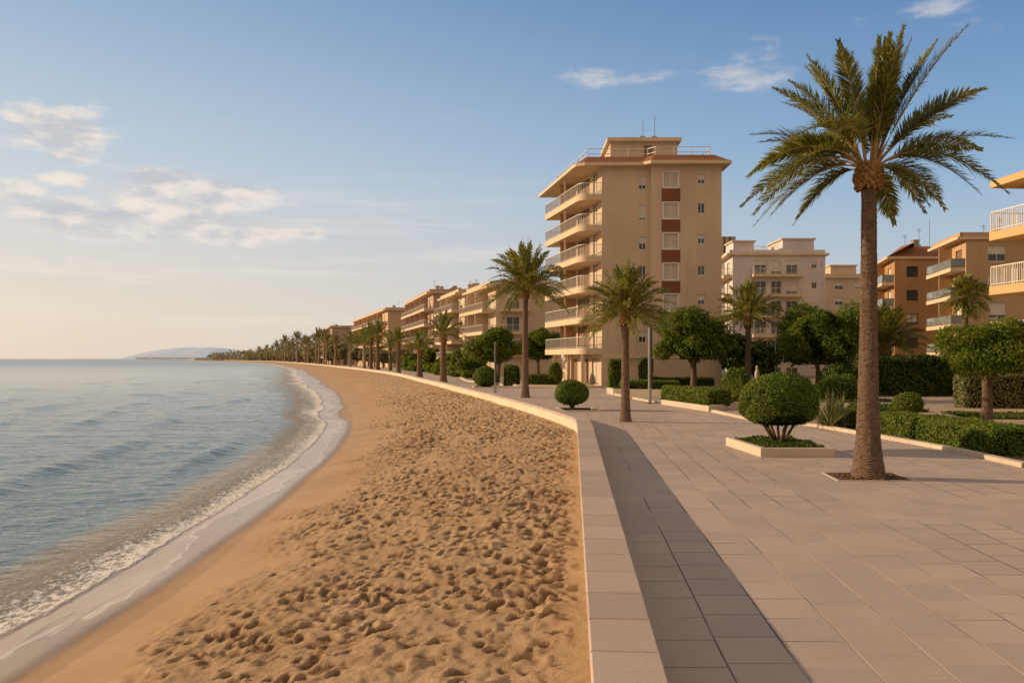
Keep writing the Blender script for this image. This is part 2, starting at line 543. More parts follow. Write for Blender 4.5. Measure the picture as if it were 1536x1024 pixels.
def build_sand():
    ys = np.concatenate([np.arange(-4, 5.2, .2), sheet_rows(5.2, 120, .0042, .02), sheet_rows(121, 1900, .03, 1)])
    nc = 340
    tcol = np.linspace(0, 1, nc) ** .97
    wx = wall_x(ys) + .12
    sx = shore_x(ys) - 3.2
    # a gap beyond the wall's end keeps the beach wide
    X = wx[:, None] * (1 - tcol)[None, :] + sx[:, None] * tcol[None, :]
    Y = np.repeat(ys[:, None], nc, 1)
    edge = shore_x(ys)[:, None]
    land = X - edge                      # metres inland of the waterline
    width = (wx - shore_x(ys))[:, None]
    f = np.clip(land / width, -2, 1)
    Z = np.where(land > 0, -.70 + .70 * (1 - (1 - np.clip(f, 0, 1)) ** 1.55), -.70 - .055 * np.clip(-land, 0, 99))
    Z = Z - .03
    # trampled zone
    jit = (fbm(Y / 3.1, X * .4, 21, 4) - .5) * 2.6 + (fbm(Y / .9, X, 31, 3) - .5) * 1.4
    k = np.clip(Y / 16, 1, 6)
    dry = sstep(.5 * k ** .5, 2.3 * k ** .5, land + jit * .9 + .3)
    wallstrip = sstep(.12, .5, (wx[:, None] - X))
    amp = dry * (.35 + .65 * wallstrip)
    pit = np.zeros_like(X)
    H = np.zeros_like(X)
    r = np.random.default_rng(5)
    y = 5.4
    rows = []
    while y < 62:
        dens = 27.0 if y < 30 else 15.0
        w = float(wall_x(y) - shore_x(y))
        step = .25 * max(1, y / 30)
        for _ in range(r.poisson(dens * w * step)):
            rows.append((y + r.random() * step, float(wall_x(y)) - r.random() * w))
        y += step
    for (fy, fx) in rows:
        big = r.random()
        dn = float(fbm(np.array(fx * .55 + 9), np.array(fy * .28), 66, 3))
        if r.random() > sstep(.28, .56, dn) * .8 + .25: continue
        a = (.038 + .045 * big) * (1.0 if fy < 26 else 1.35) * (.7 + .75 * dn); bb = a * (1.15 + .7 * r.random()); th = r.normal(.1, .8)
        dep = (.017 + .026 * r.random()) * (1.0 if fy < 26 else 1.3)
        R = bb * 2.0
        i0 = np.searchsorted(ys, fy - R); i1 = np.searchsorted(ys, fy + R)
        if i1 - i0 < 2: continue
        im = (i0 + i1) // 2
        xs = X[im]
        j0 = np.searchsorted(-xs, -(fx + R)); j1 = np.searchsorted(-xs, -(fx - R))
        if j1 - j0 < 2: continue
        dx = X[i0:i1, j0:j1] - fx; dy = Y[i0:i1, j0:j1] - fy
        ca, sa = math.cos(th), math.sin(th)
        u = (dx * ca + dy * sa) / a; v = (-dx * sa + dy * ca) / bb
        q = np.sqrt(u * u + v * v) * (1 + .22 * np.sin(3 * np.arctan2(v, u) + fy * 7))
        hole = 1 - sstep(.5, 1.12, q)
        rim = np.exp(-((q - 1.28) / .26) ** 2)
        H[i0:i1, j0:j1] += -dep * hole + dep * .26 * rim * (1 + .5 * u)
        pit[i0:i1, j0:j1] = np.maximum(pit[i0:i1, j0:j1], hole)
    H = np.clip(H, -.095, .07)
    ridge = 1 - np.abs(2 * fbm(X * 2.6 + 7, Y * 2.1, 55, 3, .55) - 1) * 2.2
    rough = (np.clip(ridge, 0, 1) ** 2 - .4) * .026 + (fbm(X * 3.2, Y * 2.6, 41, 4, .55) - .5) * .06 + (fbm(X * 12, Y * 9, 51, 4, .6) - .5) * .05 + (fbm(X * 1.1, Y * .9, 44, 2) - .5) * .09
    near = 1 - sstep(60, 110, Y)
    Z = Z + (H + rough) * amp * near + (fbm(X * .7, Y * .4, 61, 3) - .5) * .05 * sstep(.2, 1.4, land)
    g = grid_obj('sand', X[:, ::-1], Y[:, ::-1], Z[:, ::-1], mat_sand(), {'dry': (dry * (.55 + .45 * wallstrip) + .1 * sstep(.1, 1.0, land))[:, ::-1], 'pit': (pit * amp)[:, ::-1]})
    structure(g)

# ------------------------------------------------------------------ sea
def mat_sea():
    m, nt, b, _ = new_mat('sea'); N = NT(nt)
    p = N.pos()
    ta = nt.nodes.new('ShaderNodeAttribute'); ta.attribute_name = 'off'
    t0 = ta.outputs['Fac']
    yy = N.sep(p)[1]
    # near the camera the bands are narrow, further off they widen
    sc = N.smooth(yy, 20, 130, 1.0, 2.3)
    wob = N.noise(N.mapping(p, (.9, .5, 1)), 1.0, 4, .6)
    wob2 = N.noise(p, 5.5, 3, .6)
    t = N.m('ADD', N.m('DIVIDE', t0, sc), N.m('ADD', N.m('MULTIPLY', N.m('SUBTRACT', wob, .5), .5), N.m('MULTIPLY', N.m('SUBTRACT', wob2, .5), .16)))
    film = N.smooth(t, 1.75, 1.2)
    brown = N.m('MULTIPLY', N.smooth(t, 1.35, 1.8), N.smooth(t, 3.4, 2.5))
    lace_n = N.noise(N.mapping(p, (1.2, 1.0, 1)), 17, 5, .7)
    vor = nt.nodes.new('ShaderNodeTexVoronoi'); vor.feature = 'DISTANCE_TO_EDGE'
    N.link(N.mapping(p, (1.0, .8, 1)), vor.inputs['Vector']); vor.inputs['Scale'].default_value = 9
    lace = N.m('ADD', N.smooth(vor.outputs['Distance'], .12, .0), N.m('MULTIPLY', N.m('SUBTRACT', lace_n, .40), 3.4))
    band = N.m('MULTIPLY', N.smooth(t, 1.1, 1.45), N.smooth(t, 2.75, 2.3))
    strong = N.noise(N.mapping(p, (.3, .22, 1)), 1.0, 3)
    fl = N.noise(N.mapping(p, (1.5, .62, 1), (0, 0, -.1)), 10, 9, .75)
    thr = N.fmix(N.smooth(t, 1.15, 2.8), .37, .60)
    thr = N.m('SUBTRACT', thr, N.m('MULTIPLY', N.m('SUBTRACT', strong, .5), .16))
    foam = N.m('MULTIPLY', N.smooth(N.m('SUBTRACT', fl, thr), -.03, .12), N.m('MULTIPLY', N.smooth(t, 1.16, 1.24), N.smooth(t, 3.1, 2.5)), clamp=True)
    # older lines of froth left on the film
    ln = N.noise(N.mapping(p, (1.1, .16, 1)), 1.0, 3, .5)
    line = N.m('MULTIPLY', N.smooth(N.m('ABSOLUTE', N.m('SUBTRACT', ln, .5)), .010, .0), N.m('MULTIPLY', film, .55))
    rim = N.m('MULTIPLY', N.smooth(t0, .0, .02), N.smooth(t0, .16, .03))
    deep = N.mix(N.smooth(t0, 4, 40), (.095, .155, .155), (.060, .140, .168))
    patch = N.noise(N.mapping(p, (.02, .012, 1)), 1.0, 4)
    deep = N.mix(N.smooth(patch, .4, .7, 0, .5), deep, (.045, .115, .135))
    c = N.mix(N.m('MULTIPLY', brown, .9), deep, (.30, .225, .115))
    fn = N.noise(N.mapping(p, (.8, .3, 1)), 1.0, 4)
    filmc = N.mix(N.smooth(fn, .3, .7), (.43, .335, .25), (.58, .475, .37))
    t2 = N.m('ADD', N.m('DIVIDE', t0, sc), N.m('MULTIPLY', N.m('SUBTRACT', N.noise(N.mapping(p, (.5, .22, 1)), 1.0, 4, .6), .5), 2.2))
    filmc = N.mix(N.smooth(t2, .62, .68, .42, 0), filmc, (.30, .215, .135))
    filmc = N.mix(N.smooth(N.m('ABSOLUTE', N.m('SUBTRACT', t2, .70)), .05, .0, 0, .55), filmc, (.74, .66, .56))
    c = N.mix(film, c, filmc)
    c = N.mix(line, c, (.16, .12, .09))
    c = N.mix(N.m('MULTIPLY', rim, .3), c, (.60, .56, .52))
    c = N.mix(foam, c, (.90, .84, .77))
    N.link(c, b.inputs['Base Color'])
    r = N.fmix(film, N.smooth(yy, 10, 500, .07, .22), .22)
    r = N.fmix(foam, r, .8)
    N.link(r, b.inputs['Roughness'])
    al = N.m('MULTIPLY', N.smooth(N.m('ADD', t0, N.m('MULTIPLY', N.m('SUBTRACT', wob2, .5), .12)), .0, .42), 1.0)
    N.link(al, b.inputs['Alpha'])
    b.inputs['IOR'].default_value = 1.33
    N.link(N.fmix(film, N.fmix(brown, .62, .26), .3), b.inputs['Specular IOR Level'])
    # ripples: fine chop stretched along the shore plus longer wavelets
    rot = -.08
    w1 = N.noise(N.mapping(p, (2.3, 3.6, 1), (0, 0, rot)), 1.0, 4, .62)
    w2 = N.noise(N.mapping(p, (.55, 1.15, 1), (0, 0, .35)), 1.0, 3, .55)
    w3 = N.noise(N.mapping(p, (.09, .26, 1), (0, 0, .2)), 1.0, 3, .55)
    fade = N.smooth(yy, 10, 160, .95, .45)
    water = N.m('SUBTRACT', 1.0, N.m('MULTIPLY', film, .94))
    w0 = N.noise(N.mapping(p, (7, 11, 1), (0, 0, .15)), 1.0, 3, .6)
    h = N.m('ADD', N.m('ADD', N.m('MULTIPLY', w1, .09), N.m('MULTIPLY', w0, .03)), N.m('ADD', N.m('MULTIPLY', w2, .13), N.m('MULTIPLY', w3, .34)))
    b1 = nt.nodes.new('ShaderNodeBump')
    N.link(h, b1.inputs['Height']); b1.inputs['Distance'].default_value = .85
    N.link(N.m('MULTIPLY', N.m('MULTIPLY', water, fade), .85), b1.inputs['Strength'])
    fh = N.m('ADD', N.m('MULTIPLY', foam, .8), N.m('MULTIPLY', lace_n, N.m('MULTIPLY', band, .5)))
    N.link(N.bump(fh, .9, .05, b1.outputs[0]), b.inputs['Normal'])
    return m

def build_sea():
    ys = np.concatenate([np.arange(-4, 6, .4), sheet_rows(6, 130, .0055, .03), sheet_rows(131, 30000, .035, 1)])
    t = [0, .03, .08]
    while t[-1] < 30000:
        t.append(t[-1] + (.04 if t[-1] < 6 else .04 + (t[-1] - 6) * .035))
    t = np.array(t)
    se = shore_edge(ys)
    T = np.repeat(t[None, :], len(ys), 0)
    Y = np.repeat(ys[:, None], len(t), 1)
    sc = (1 + 1.3 * sstep(20, 130, ys))[:, None]
    X = se[:, None] - T
    u = T / sc
    j = (fbm(Y / 2.6, T * 0, 71, 3) - .5) * .5
    base = shore_x(ys)[:, None]
    land = X - base
    sandz = np.where(land > 0, -.70 + .70 * (1 - (1 - np.clip(land / (wall_x(ys) + .12 - shore_x(ys))[:, None], 0, 1)) ** 1.55), -.70 - .055 * np.clip(-land, 0, 99)) - .03
    Z = np.maximum(sandz + .012, -.80) + 0 * T
    Z = np.where(u > 1.2, np.maximum(Z, -.78), Z)
    k = np.exp(-((u - 1.95 - j) / .30) ** 2)
    n = fbm(X * 2.2, Y * 1.6, 81, 4)
    Z = Z + k * (.02 + .06 * n) + np.exp(-((u - 2.9 - j) / .6) ** 2) * .045
    # low swell running in, broken up along the shore
    ph = (u - j * 1.2 - (fbm(Y / 16, T / 14, 91, 2) - .5) * 5) * 2 * PI / 3.4
    sw = np.maximum(0, np.sin(ph)) ** 2 * (fbm(Y / 7, T / 5, 95, 2) > -1) * np.clip((fbm(Y / 9, T / 6, 97, 3) - .35) * 3.2, 0, 1)
    Z = Z + sw * .15 * sstep(3.0, 4.6, u) * (1 - sstep(26, 46, T))
    chop = (fbm(X * 1.6 + Y * .25, Y * 2.3, 101, 3) - .5) * .05
    Z = Z + chop * sstep(2.4, 3.6, u) * (1 - sstep(60, 110, Y)) * (1 - sstep(30, 60, T))
    o = grid_obj('sea', X[:, ::-1], Y[:, ::-1], Z[:, ::-1], mat_sea(), {'off': T[:, ::-1]})
    structure(o)

# ------------------------------------------------------------------ paving
def mat_paving(name, base, w=.575, l=.63, joint=.008):
    m, nt, b, _ = new_mat(name); N = NT(nt)
    p = N.pos()
    x, y, z = N.sep(p)
    wobx = N.m('MULTIPLY', N.m('SUBTRACT', N.noise(N.mapping(p, (.3, .16, 1)), 1.0, 2), .5), .10)
    u = N.m('ADD', N.m('SUBTRACT', x, N.m('MULTIPLY', y, .0764)), wobx)
    cu = N.m('DIVIDE', N.m('ADD', u, 500.13), w)
    col = N.m('FLOOR', cu); fu = N.m('FRACT', cu)
    wn = nt.nodes.new('ShaderNodeTexWhiteNoise'); wn.noise_dimensions = '1D'
    N.link(col, wn.inputs['W'])
    cv = N.m('ADD', N.m('DIVIDE', N.m('ADD', y, 500.0), l), wn.outputs['Value'])
    row = N.m('FLOOR', cv); fv = N.m('FRACT', cv)
    wn2 = nt.nodes.new('ShaderNodeTexWhiteNoise'); wn2.noise_dimensions = '2D'
    N.link(N.comb(col, row), wn2.inputs['Vector'])
    rnd = wn2.outputs['Value']
    du = N.m('MULTIPLY', N.m('MINIMUM', fu, N.m('SUBTRACT', 1.0, fu)), w)
    dv = N.m('MULTIPLY', N.m('MINIMUM', fv, N.m('SUBTRACT', 1.0, fv)), l)
    d = N.m('MINIMUM', du, N.m('MULTIPLY', dv, 1.25))
    j = N.smooth(d, joint * .7, joint * 1.3, 1.0, 0.0)
    edge = N.smooth(d, .0, .028, 1.0, 0.0)
    grit = N.noise(p, 210, 2, .6); speck = N.noise(p, 75, 3, .7)
    stain = N.noise(p, .45, 5, .62); patch = N.noise(N.mapping(p, (1.0, .5, 1)), 1.7, 4, .65)
    c = N.mix(rnd, mul(base, .94), mul(base, 1.06))
    c = N.mix(N.smooth(stain, .35, .75, 0, .5), c, mul(base, .74))
    c = N.mix(N.smooth(patch, .5, .8, 0, .28), c, mul((base[0] * .95, base[1] * .92, base[2] * .88), .78))
    c = N.mix(N.smooth(grit, .56, .72, 0, .55), c, mul(base, .45))
    c = N.mix(N.smooth(speck, .40, .25, 0, .35), c, mul(base, 1.45))
    c = N.mix(N.m('MULTIPLY', edge, .22), c, mul(base, .6))
    # joints: dark and open in patches, elsewhere pale with painted sun glint
    jc = N.mix(N.smooth(N.noise(p, .35, 3), .42, .6), mul(base, .22), mul((base[0], base[1] * .93, base[2] * .82), 1.25))
    c = N.mix(j, c, jc)
    N.link(c, b.inputs['Base Color'])
    N.link(N.fmix(rnd, .62, .8), b.inputs['Roughness'])
    b.inputs['Specular IOR Level'].default_value = .3
    h = N.m('ADD', N.m('SUBTRACT', N.m('MULTIPLY', grit, .25), N.m('MULTIPLY', j, 1.2)), N.m('MULTIPLY', rnd, .35))
    N.link(N.bump(h, .55, .006), b.inputs['Normal'])
    return m

def mat_ground(name, a, bb, sc=2.0):
    m, nt, b, _ = new_mat(name); N = NT(nt)
    p = N.pos()
    n = N.noise(p, sc, 5, .65); f = N.noise(p, 60, 3, .7)
    c = N.mix(N.smooth(n, .3, .7), a, bb)
    c = N.mix(N.smooth(f, .5, .8, 0, .5), c, mul(a, .5))
    N.link(c, b.inputs['Base Color']); setspec(b, .95, .15)
    N.link(N.bump(N.m('ADD', n, N.m('MULTIPLY', f, .4)), .6, .03), b.inputs['Normal'])
    return m

def kerb_line_x(y):
    return float(KERB(y))
KERB = hermite([-6, 17.6, 18.6, 21.3, 24.6, 29.6, 31.2, 32.8, 38, 43.5, 55.5, 70], [11.7, 11.7, 11.75, 11.75, 11.4, 11.05, 10.3, 9.6, 9.25, 8.3, 6.97, 5.0])

PAVE = mat_paving('promenade_paving', (.46, .362, .30))
STONE = mat_plaster('pale_stone', (.56, .46, .35), .14, .5)
SOIL = mat_ground('soil', (.10, .062, .036), (.16, .10, .06), 5)

def build_ground():
    # one land sheet to the horizon
    m = MB()
    ys = [-40, -10] + list(np.arange(0, 60, 1.0)) + list(np.arange(60, 300, 6.0)) + [300, 340, 400, 450, 520, 600, 700, 850, 1000, 1260, 1500, 2500, 4500, 7000, 9000, 30000]
    for a, b in zip(ys[:-1], ys[1:]):
        def lx(y): return (float(wall_x(min(y, 7000)) + .28) if y < 1900 else float(shore_x(y)) - 6) if y <= 7000 else -3246.0 * y / 7000
        m.poly([(lx(a), a, -.02), (30000, a, -.02), (30000, b, -.02), (lx(b), b, -.02)])
    structure(make_obj('ground', m, mat_ground('ground_far', (.20, .15, .095), (.27, .205, .135), .05)))
    # paved promenade
    ys = np.concatenate([np.arange(-8, 120, .8), sheet_rows(120, 1300, .02, 2)])
    W = wall_x(ys) + .2
    right = np.where(ys < 75, 62.0, np.where(ys < 100, 14, wall_x(ys) + 14.5 + np.clip((ys - 200) / 100, 0, 3)))
    t = np.linspace(0, 1, 30)
    X = W[:, None] * (1 - t) + right[:, None] * t
    Y = np.repeat(ys[:, None], 30, 1)
    structure(grid_obj('promenade', X, Y, 0 * X, PAVE, smooth=False))

COPING = None
def build_wall():
    """low parapet between sand and paving: pale face, granite coping stones"""
    m, nt, b, _ = new_mat('granite_coping'); N = NT(nt)
    p = N.pos()
    g1 = N.noise(p, 130, 2, .7); g2 = N.noise(p, 60, 3, .7); s = N.noise(p, .8, 4)
    base = (.47, .365, .295)
    oi = nt.nodes.new('ShaderNodeNewGeometry').outputs['Random Per Island']
    c = N.mix(oi, mul(base, .86), mul(base, 1.12))
    c = N.mix(N.smooth(s, .35, .75, 0, .4), c, mul(base, .8))
    c = N.mix(N.smooth(g1, .53, .66, 0, .65), c, mul(base, .38))
    c = N.mix(N.smooth(g2, .40, .28, 0, .6), c, mul(base, 1.75))
    N.link(c, b.inputs['Base Color']); setspec(b, .7, .3)
    N.link(N.bump(N.m('ADD', g1, g2), .5, .006), b.inputs['Normal'])
    t = Thing('parapet_wall', 'low curving stone parapet wall between the sand and the paved promenade', 'wall', (1.5, 20, 0))
    face = MB(); cop = MB()
    W = .50; top = .40
    # arc-length steps along the seaward edge
    y = -5.0; pts = []
    while y < 1255:
        x = float(wall_x(y)); dx = float(wall_x(y + .05) - wall_x(y - .05)) / .1
        pts.append((x, y, dx)); y += max(.72 / math.hypot(1, dx), y * .012 if y > 45 else 0)
    def off(pt, d):
        x, y, dx = pt; l = math.hypot(1, dx)
        return (x + d / l, y - d * dx / l)
    for a, b_ in zip(pts[:-1], pts[1:]):
        face.poly([(*off(a, .03), -1.0), (*off(a, .03), top - .10), (*off(b_, .03), top - .10), (*off(b_, .03), -1.0)])
        face.poly([(*off(a, W - .03), -.3), (*off(b_, W - .03), -.3), (*off(b_, W - .03), top - .10), (*off(a, W - .03), top - .10)])
        g = .004 if a[1] < 60 else .0
        L = math.hypot(b_[0] - a[0], b_[1] - a[1])
        a2 = tuple(p + (q - p) * g / L for p, q in zip(a, b_)); b2 = tuple(q - (q - p) * g / L for p, q in zip(a, b_))
        z = top + random.uniform(-.002, .002)
        cop.prism([off(a2, 0), off(a2, W), off(b2, W), off(b2, 0)], top - .105, z, .012)
    t.add('wall_face', face, mat_plaster('parapet_face', (.66, .55, .41), .10, .4))
    t.add('coping', cop, m)

def build_far_land():
    # hazy headland at the end of the bay
    m, nt, b, _ = new_mat('hazy_hill'); N = NT(nt)
    n = N.noise(N.mapping(N.pos(), (.004, .004, .012)), 1.0, 4)
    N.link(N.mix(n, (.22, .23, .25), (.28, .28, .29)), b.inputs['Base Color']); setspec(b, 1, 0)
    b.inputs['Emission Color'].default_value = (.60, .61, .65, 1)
    b.inputs['Emission Strength'].default_value = .50  # glow stands in for haze in the air
    nx, ny = 120, 24
    u = np.linspace(0, 1, nx)[None, :].repeat(ny, 0); v = np.linspace(0, 1, ny)[:, None].repeat(nx, 1)
    X = -3150 + u * 880; Y = 6300 + v * 900
    prof = np.interp(u, [0, .03, .08, .16, .26, .38, .5, .62, .7, .82, .9, 1], [0, 12, 40, 66, 82, 98, 106, 100, 104, 96, 70, 20])
    Z = prof * (1 - (2 * v - 1) ** 2) ** .6 * (1 + .08 * (fbm(u * 9, v * 3, 7, 3) - .5)) - 4
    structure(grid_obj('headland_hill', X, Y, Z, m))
    # a second, fainter ridge further inland, low behind the trees
    u = np.linspace(0, 1, 90)[None, :].repeat(8, 0); v = np.linspace(0, 1, 8)[:, None].repeat(90, 1)
    X = -2600 + u * 2400; Y = 7600 + v * 700
    Z = (40 + 45 * fbm(u * 6, v * 0, 17, 3)) * (1 - (2 * v - 1) ** 2) ** .6 * np.minimum(1, np.minimum(u, 1 - u) * 5) - 5
    structure(grid_obj('distant_ridge', X, Y, Z, m))
    # low far shore under the headland
    m2, nt, b, _ = new_mat('far_shore'); N = NT(nt)
    n = N.noise(N.mapping(N.pos(), (.02, .02, .1)), 1.0, 5, .7)
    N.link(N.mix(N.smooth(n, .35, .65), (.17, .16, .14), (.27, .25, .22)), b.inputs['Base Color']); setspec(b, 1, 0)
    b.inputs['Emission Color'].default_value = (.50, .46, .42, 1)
    b.inputs['Emission Strength'].default_value = .22  # weak glow paints haze over the far shore
    m = MB()
    xs = np.linspace(0, 1, 160)
    pts = [(float(shore_x(y)) + 12, y) for y in np.linspace(1700, 6200, 160)]
    for a, b_ in zip(pts[:-1], pts[1:]):
        h = 2 + 9 * vnoise(np.array(a[1] / 90), np.array(0.5), 3) * (a[1] / 5000)
        m.prism([(a[0], a[1]), (a[0] + 300, a[1]), (b_[0] + 300, b_[1]), (b_[0], b_[1])], -1, float(h))
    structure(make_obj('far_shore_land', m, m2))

build_sand(); build_sea(); build_ground(); build_wall(); build_far_land()
# ================================================================== buildings
CREAM = mat_plaster('cream_render', (.59, .45, .32))
CREAM2 = mat_plaster('sand_render', (.57, .435, .31))
PINKISH = mat_plaster('rosy_render', (.47, .325, .24))
PALE = mat_plaster('white_render', (.60, .555, .53))
OCHRE = mat_plaster('ochre_render', (.60, .405, .19))
ORANGE = mat_plaster('orange_render', (.44, .255, .12))
TAN2 = mat_plaster('amber_render', (.55, .385, .235))
TAN = mat_plaster('tan_render', (.49, .32, .175))
FASCIA = mat_plaster('fascia_render', (.64, .49, .325), .08, .2)
BROWNP = mat_plaster('brown_panel', (.215, .085, .04), .15, .2)
INNER = mat_plaster('balcony_recess', (.42, .26, .13))
GLASS = mat_glass('window_glass')
GLASSB = mat_glass('balcony_glass', (.16, .17, .16))
BLIND = mat_blind('roller_blind', (.62, .56, .47))
SHUT = mat_blind('brown_shutter', (.22, .14, .085))
CURT = mat_plain('curtain', (.50, .44, .36), .8, .2, 0, .25, 9)
FRAMEW = mat_plain('white_frame', (.70, .66, .60), .5, .4)
FRAMED = mat_plain('dark_frame', (.06, .045, .035), .5, .4)
RAILM = mat_plain('painted_railing', (.62, .58, .52), .45, .5)
METAL = mat_plain('grey_metal', (.30, .29, .28), .4, .5, .6)
CONC = mat_plaster('roof_concrete', (.36, .29, .23), .2)

def mat_tile():
    m, nt, b, _ = new_mat('roof_tile'); N = NT(nt)
    p = N.pos(); x, y, z = N.sep(p)
    w = N.m('SINE', N.m('MULTIPLY', x, 2 * PI / .24)); w2 = N.m('SINE', N.m('MULTIPLY', y, 2 * PI / .24))
    rows = N.m('FRACT', N.m('MULTIPLY', z, 7.0))
    n = N.noise(p, 6, 4, .7)
    c = N.mix(N.smooth(n, .3, .7), (.34, .15, .075), (.23, .095, .05))
    c = N.mix(N.smooth(rows, .0, .2, .5, 0), c, (.08, .035, .02))
    N.link(c, b.inputs['Base Color']); setspec(b, .85, .2)
    N.link(N.bump(N.m('ADD', N.m('MULTIPLY', N.m('ADD', w, w2), .4), rows), .7, .06), b.inputs['Normal'])
    return m
TILE = mat_tile()

def V2(p): return Vector((p[0], p[1]))

def wall_open(mb, P0, P1, z0, z1, ops, depth=.18):
    """a wall from P0 to P1 (outside on the right hand) with real openings and reveals"""
    P0 = V2(P0); P1 = V2(P1); L = (P1 - P0).length; d = (P1 - P0) / L; n = Vector((d.y, -d.x))
    us = sorted({0.0, L, *[o[0] for o in ops], *[o[1] for o in ops]})
    zs = sorted({z0, z1, *[o[2] for o in ops], *[o[3] for o in ops]})
    def P(u, z, dep=0.0):
        q = P0 + d * u - n * dep
        return (q.x, q.y, z)
    for a, b in zip(us[:-1], us[1:]):
        for c, e in zip(zs[:-1], zs[1:]):
            um, zm = (a + b) / 2, (c + e) / 2
            if any(o[0] < um < o[1] and o[2] < zm < o[3] for o in ops): continue
            mb.poly([P(a, c), P(b, c), P(b, e), P(a, e)])
    for (a, b, c, e) in ops:
        mb.poly([P(a, c), P(a, c, depth), P(a, e, depth), P(a, e)])
        mb.poly([P(b, c, depth), P(b, c), P(b, e), P(b, e, depth)])
        mb.poly([P(a, c), P(b, c), P(b, c, depth), P(a, c, depth)])
        mb.poly([P(a, e, depth), P(b, e, depth), P(b, e), P(a, e)])

def window(t, P0, P1, op, style='blind', depth=.18, frame=None, fw=.07, mull=1, fill=.5, name='window', proud=.0):
    """frame with its pane (and blind or curtain behind the glass) set into an opening"""
    P0 = V2(P0); P1 = V2(P1); d = (P1 - P0).normalized(); n = Vector((d.y, -d.x))
    a, b, c, e = op
    def P(u, z, dep):
        q = P0 + d * u - n * dep
        return Vector((q.x, q.y, z))
    fr = MB(); f0 = depth * .55
    def strip(u0, u1, z0, z1, dep, th=.05):
        pts = [P(u0, z0, dep), P(u1, z0, dep), P(u1, z1, dep), P(u0, z1, dep)]
        bk = [P(u0, z0, dep + th), P(u1, z0, dep + th), P(u1, z1, dep + th), P(u0, z1, dep + th)]
        fr.poly(pts)
        for k in range(4):
            j = (k + 1) % 4
            fr.poly([pts[k], bk[k], bk[j], pts[j]])
    g = .004
    strip(a + g, a + fw, c + g, e - g, f0); strip(b - fw, b - g, c + g, e - g, f0)
    strip(a + fw, b - fw, c + g, c + fw, f0 + .002); strip(a + fw, b - fw, e - fw, e - g, f0 + .002)
    for k in range(mull):
        u = a + (b - a) * (k + 1) / (mull + 1)
        strip(u - fw * .35, u + fw * .35, c + fw, e - fw, f0 + .006)
    if proud > 0:       # white surround standing out of the wall
        s = .09
        strip(a - s, a, c - s, e + s, -proud, proud); strip(b, b + s, c - s, e + s, -proud, proud)
        strip(a, b, e, e + s, -proud, proud); strip(a, b, c - s, c, -proud, proud)
    w = t.add(name, fr, frame or FRAMEW)
    pm = MB(); dp = f0 + .03
    pm.poly([P(a + fw * .8, c + fw * .8, dp), P(b - fw * .8, c + fw * .8, dp), P(b - fw * .8, e - fw * .8, dp), P(a + fw * .8, e - fw * .8, dp)])
    t.add('pane', pm, GLASS, w)
    if style in ('blind', 'curtain', 'shutter') and fill > 0:
        bm_ = MB(); dp = f0 + .022
        zt = e - fw; zb = zt - (e - c - 2 * fw) * fill
        bm_.poly([P(a + fw, zb, dp), P(b - fw, zb, dp), P(b - fw, zt, dp), P(a + fw, zt, dp)])
        t.add(style if style != 'shutter' else 'shutter', bm_, {'blind': BLIND, 'curtain': CURT, 'shutter': SHUT}[style], w)
    return w

def railing(mb, path, z, h=.95, gap=.13, post=1.6, w=.022, closed=False):
    pts = [Vector((p[0], p[1], z)) for p in path]
    for a, b in zip(pts[:-1], pts[1:]):
        L = (b - a).length
        mb.bar(a + Vector((0, 0, h)), b + Vector((0, 0, h)), .06, .045)
        mb.bar(a + Vector((0, 0, .09)), b + Vector((0, 0, .09)), .035, .03)
        k = max(1, int(L / gap))
        for i in range(k + 1):
            p = a + (b - a) * (i / k)
            mb.bar(p + Vector((0, 0, .0 if i % max(1, int(post / gap)) == 0 else .1)), p + Vector((0, 0, h - .02)), w * (1.8 if i % max(1, int(post / gap)) == 0 else 1))

def antenna(t, x, y, z, h, cross=True, parent=None):
    m = MB(); m.bar((x, y, z), (x, y, z + h), .05)
    if cross:
        for k in range(3):
            m.bar((x - .3, y, z + h - .15 - .16 * k), (x + .3, y, z + h - .15 - .16 * k), .03)
    t.add('antenna', m, METAL, parent)

def chimney(t, x, y, z, w, h, mat=None, parent=None):
    m = MB(); m.box(x - w / 2, x + w / 2, y - w / 2, y + w / 2, z, z + h)
    m.box(x - w / 2 - .08, x + w / 2 + .08, y - w / 2 - .08, y + w / 2 + .08, z + h + .002, z + h + .1)
    t.add('chimney', m, mat or CONC, parent)

def pxY(u, Y): return (u - 768) / F * Y
def pz(v, Y): return CAMH + (538 - v) / F * Y

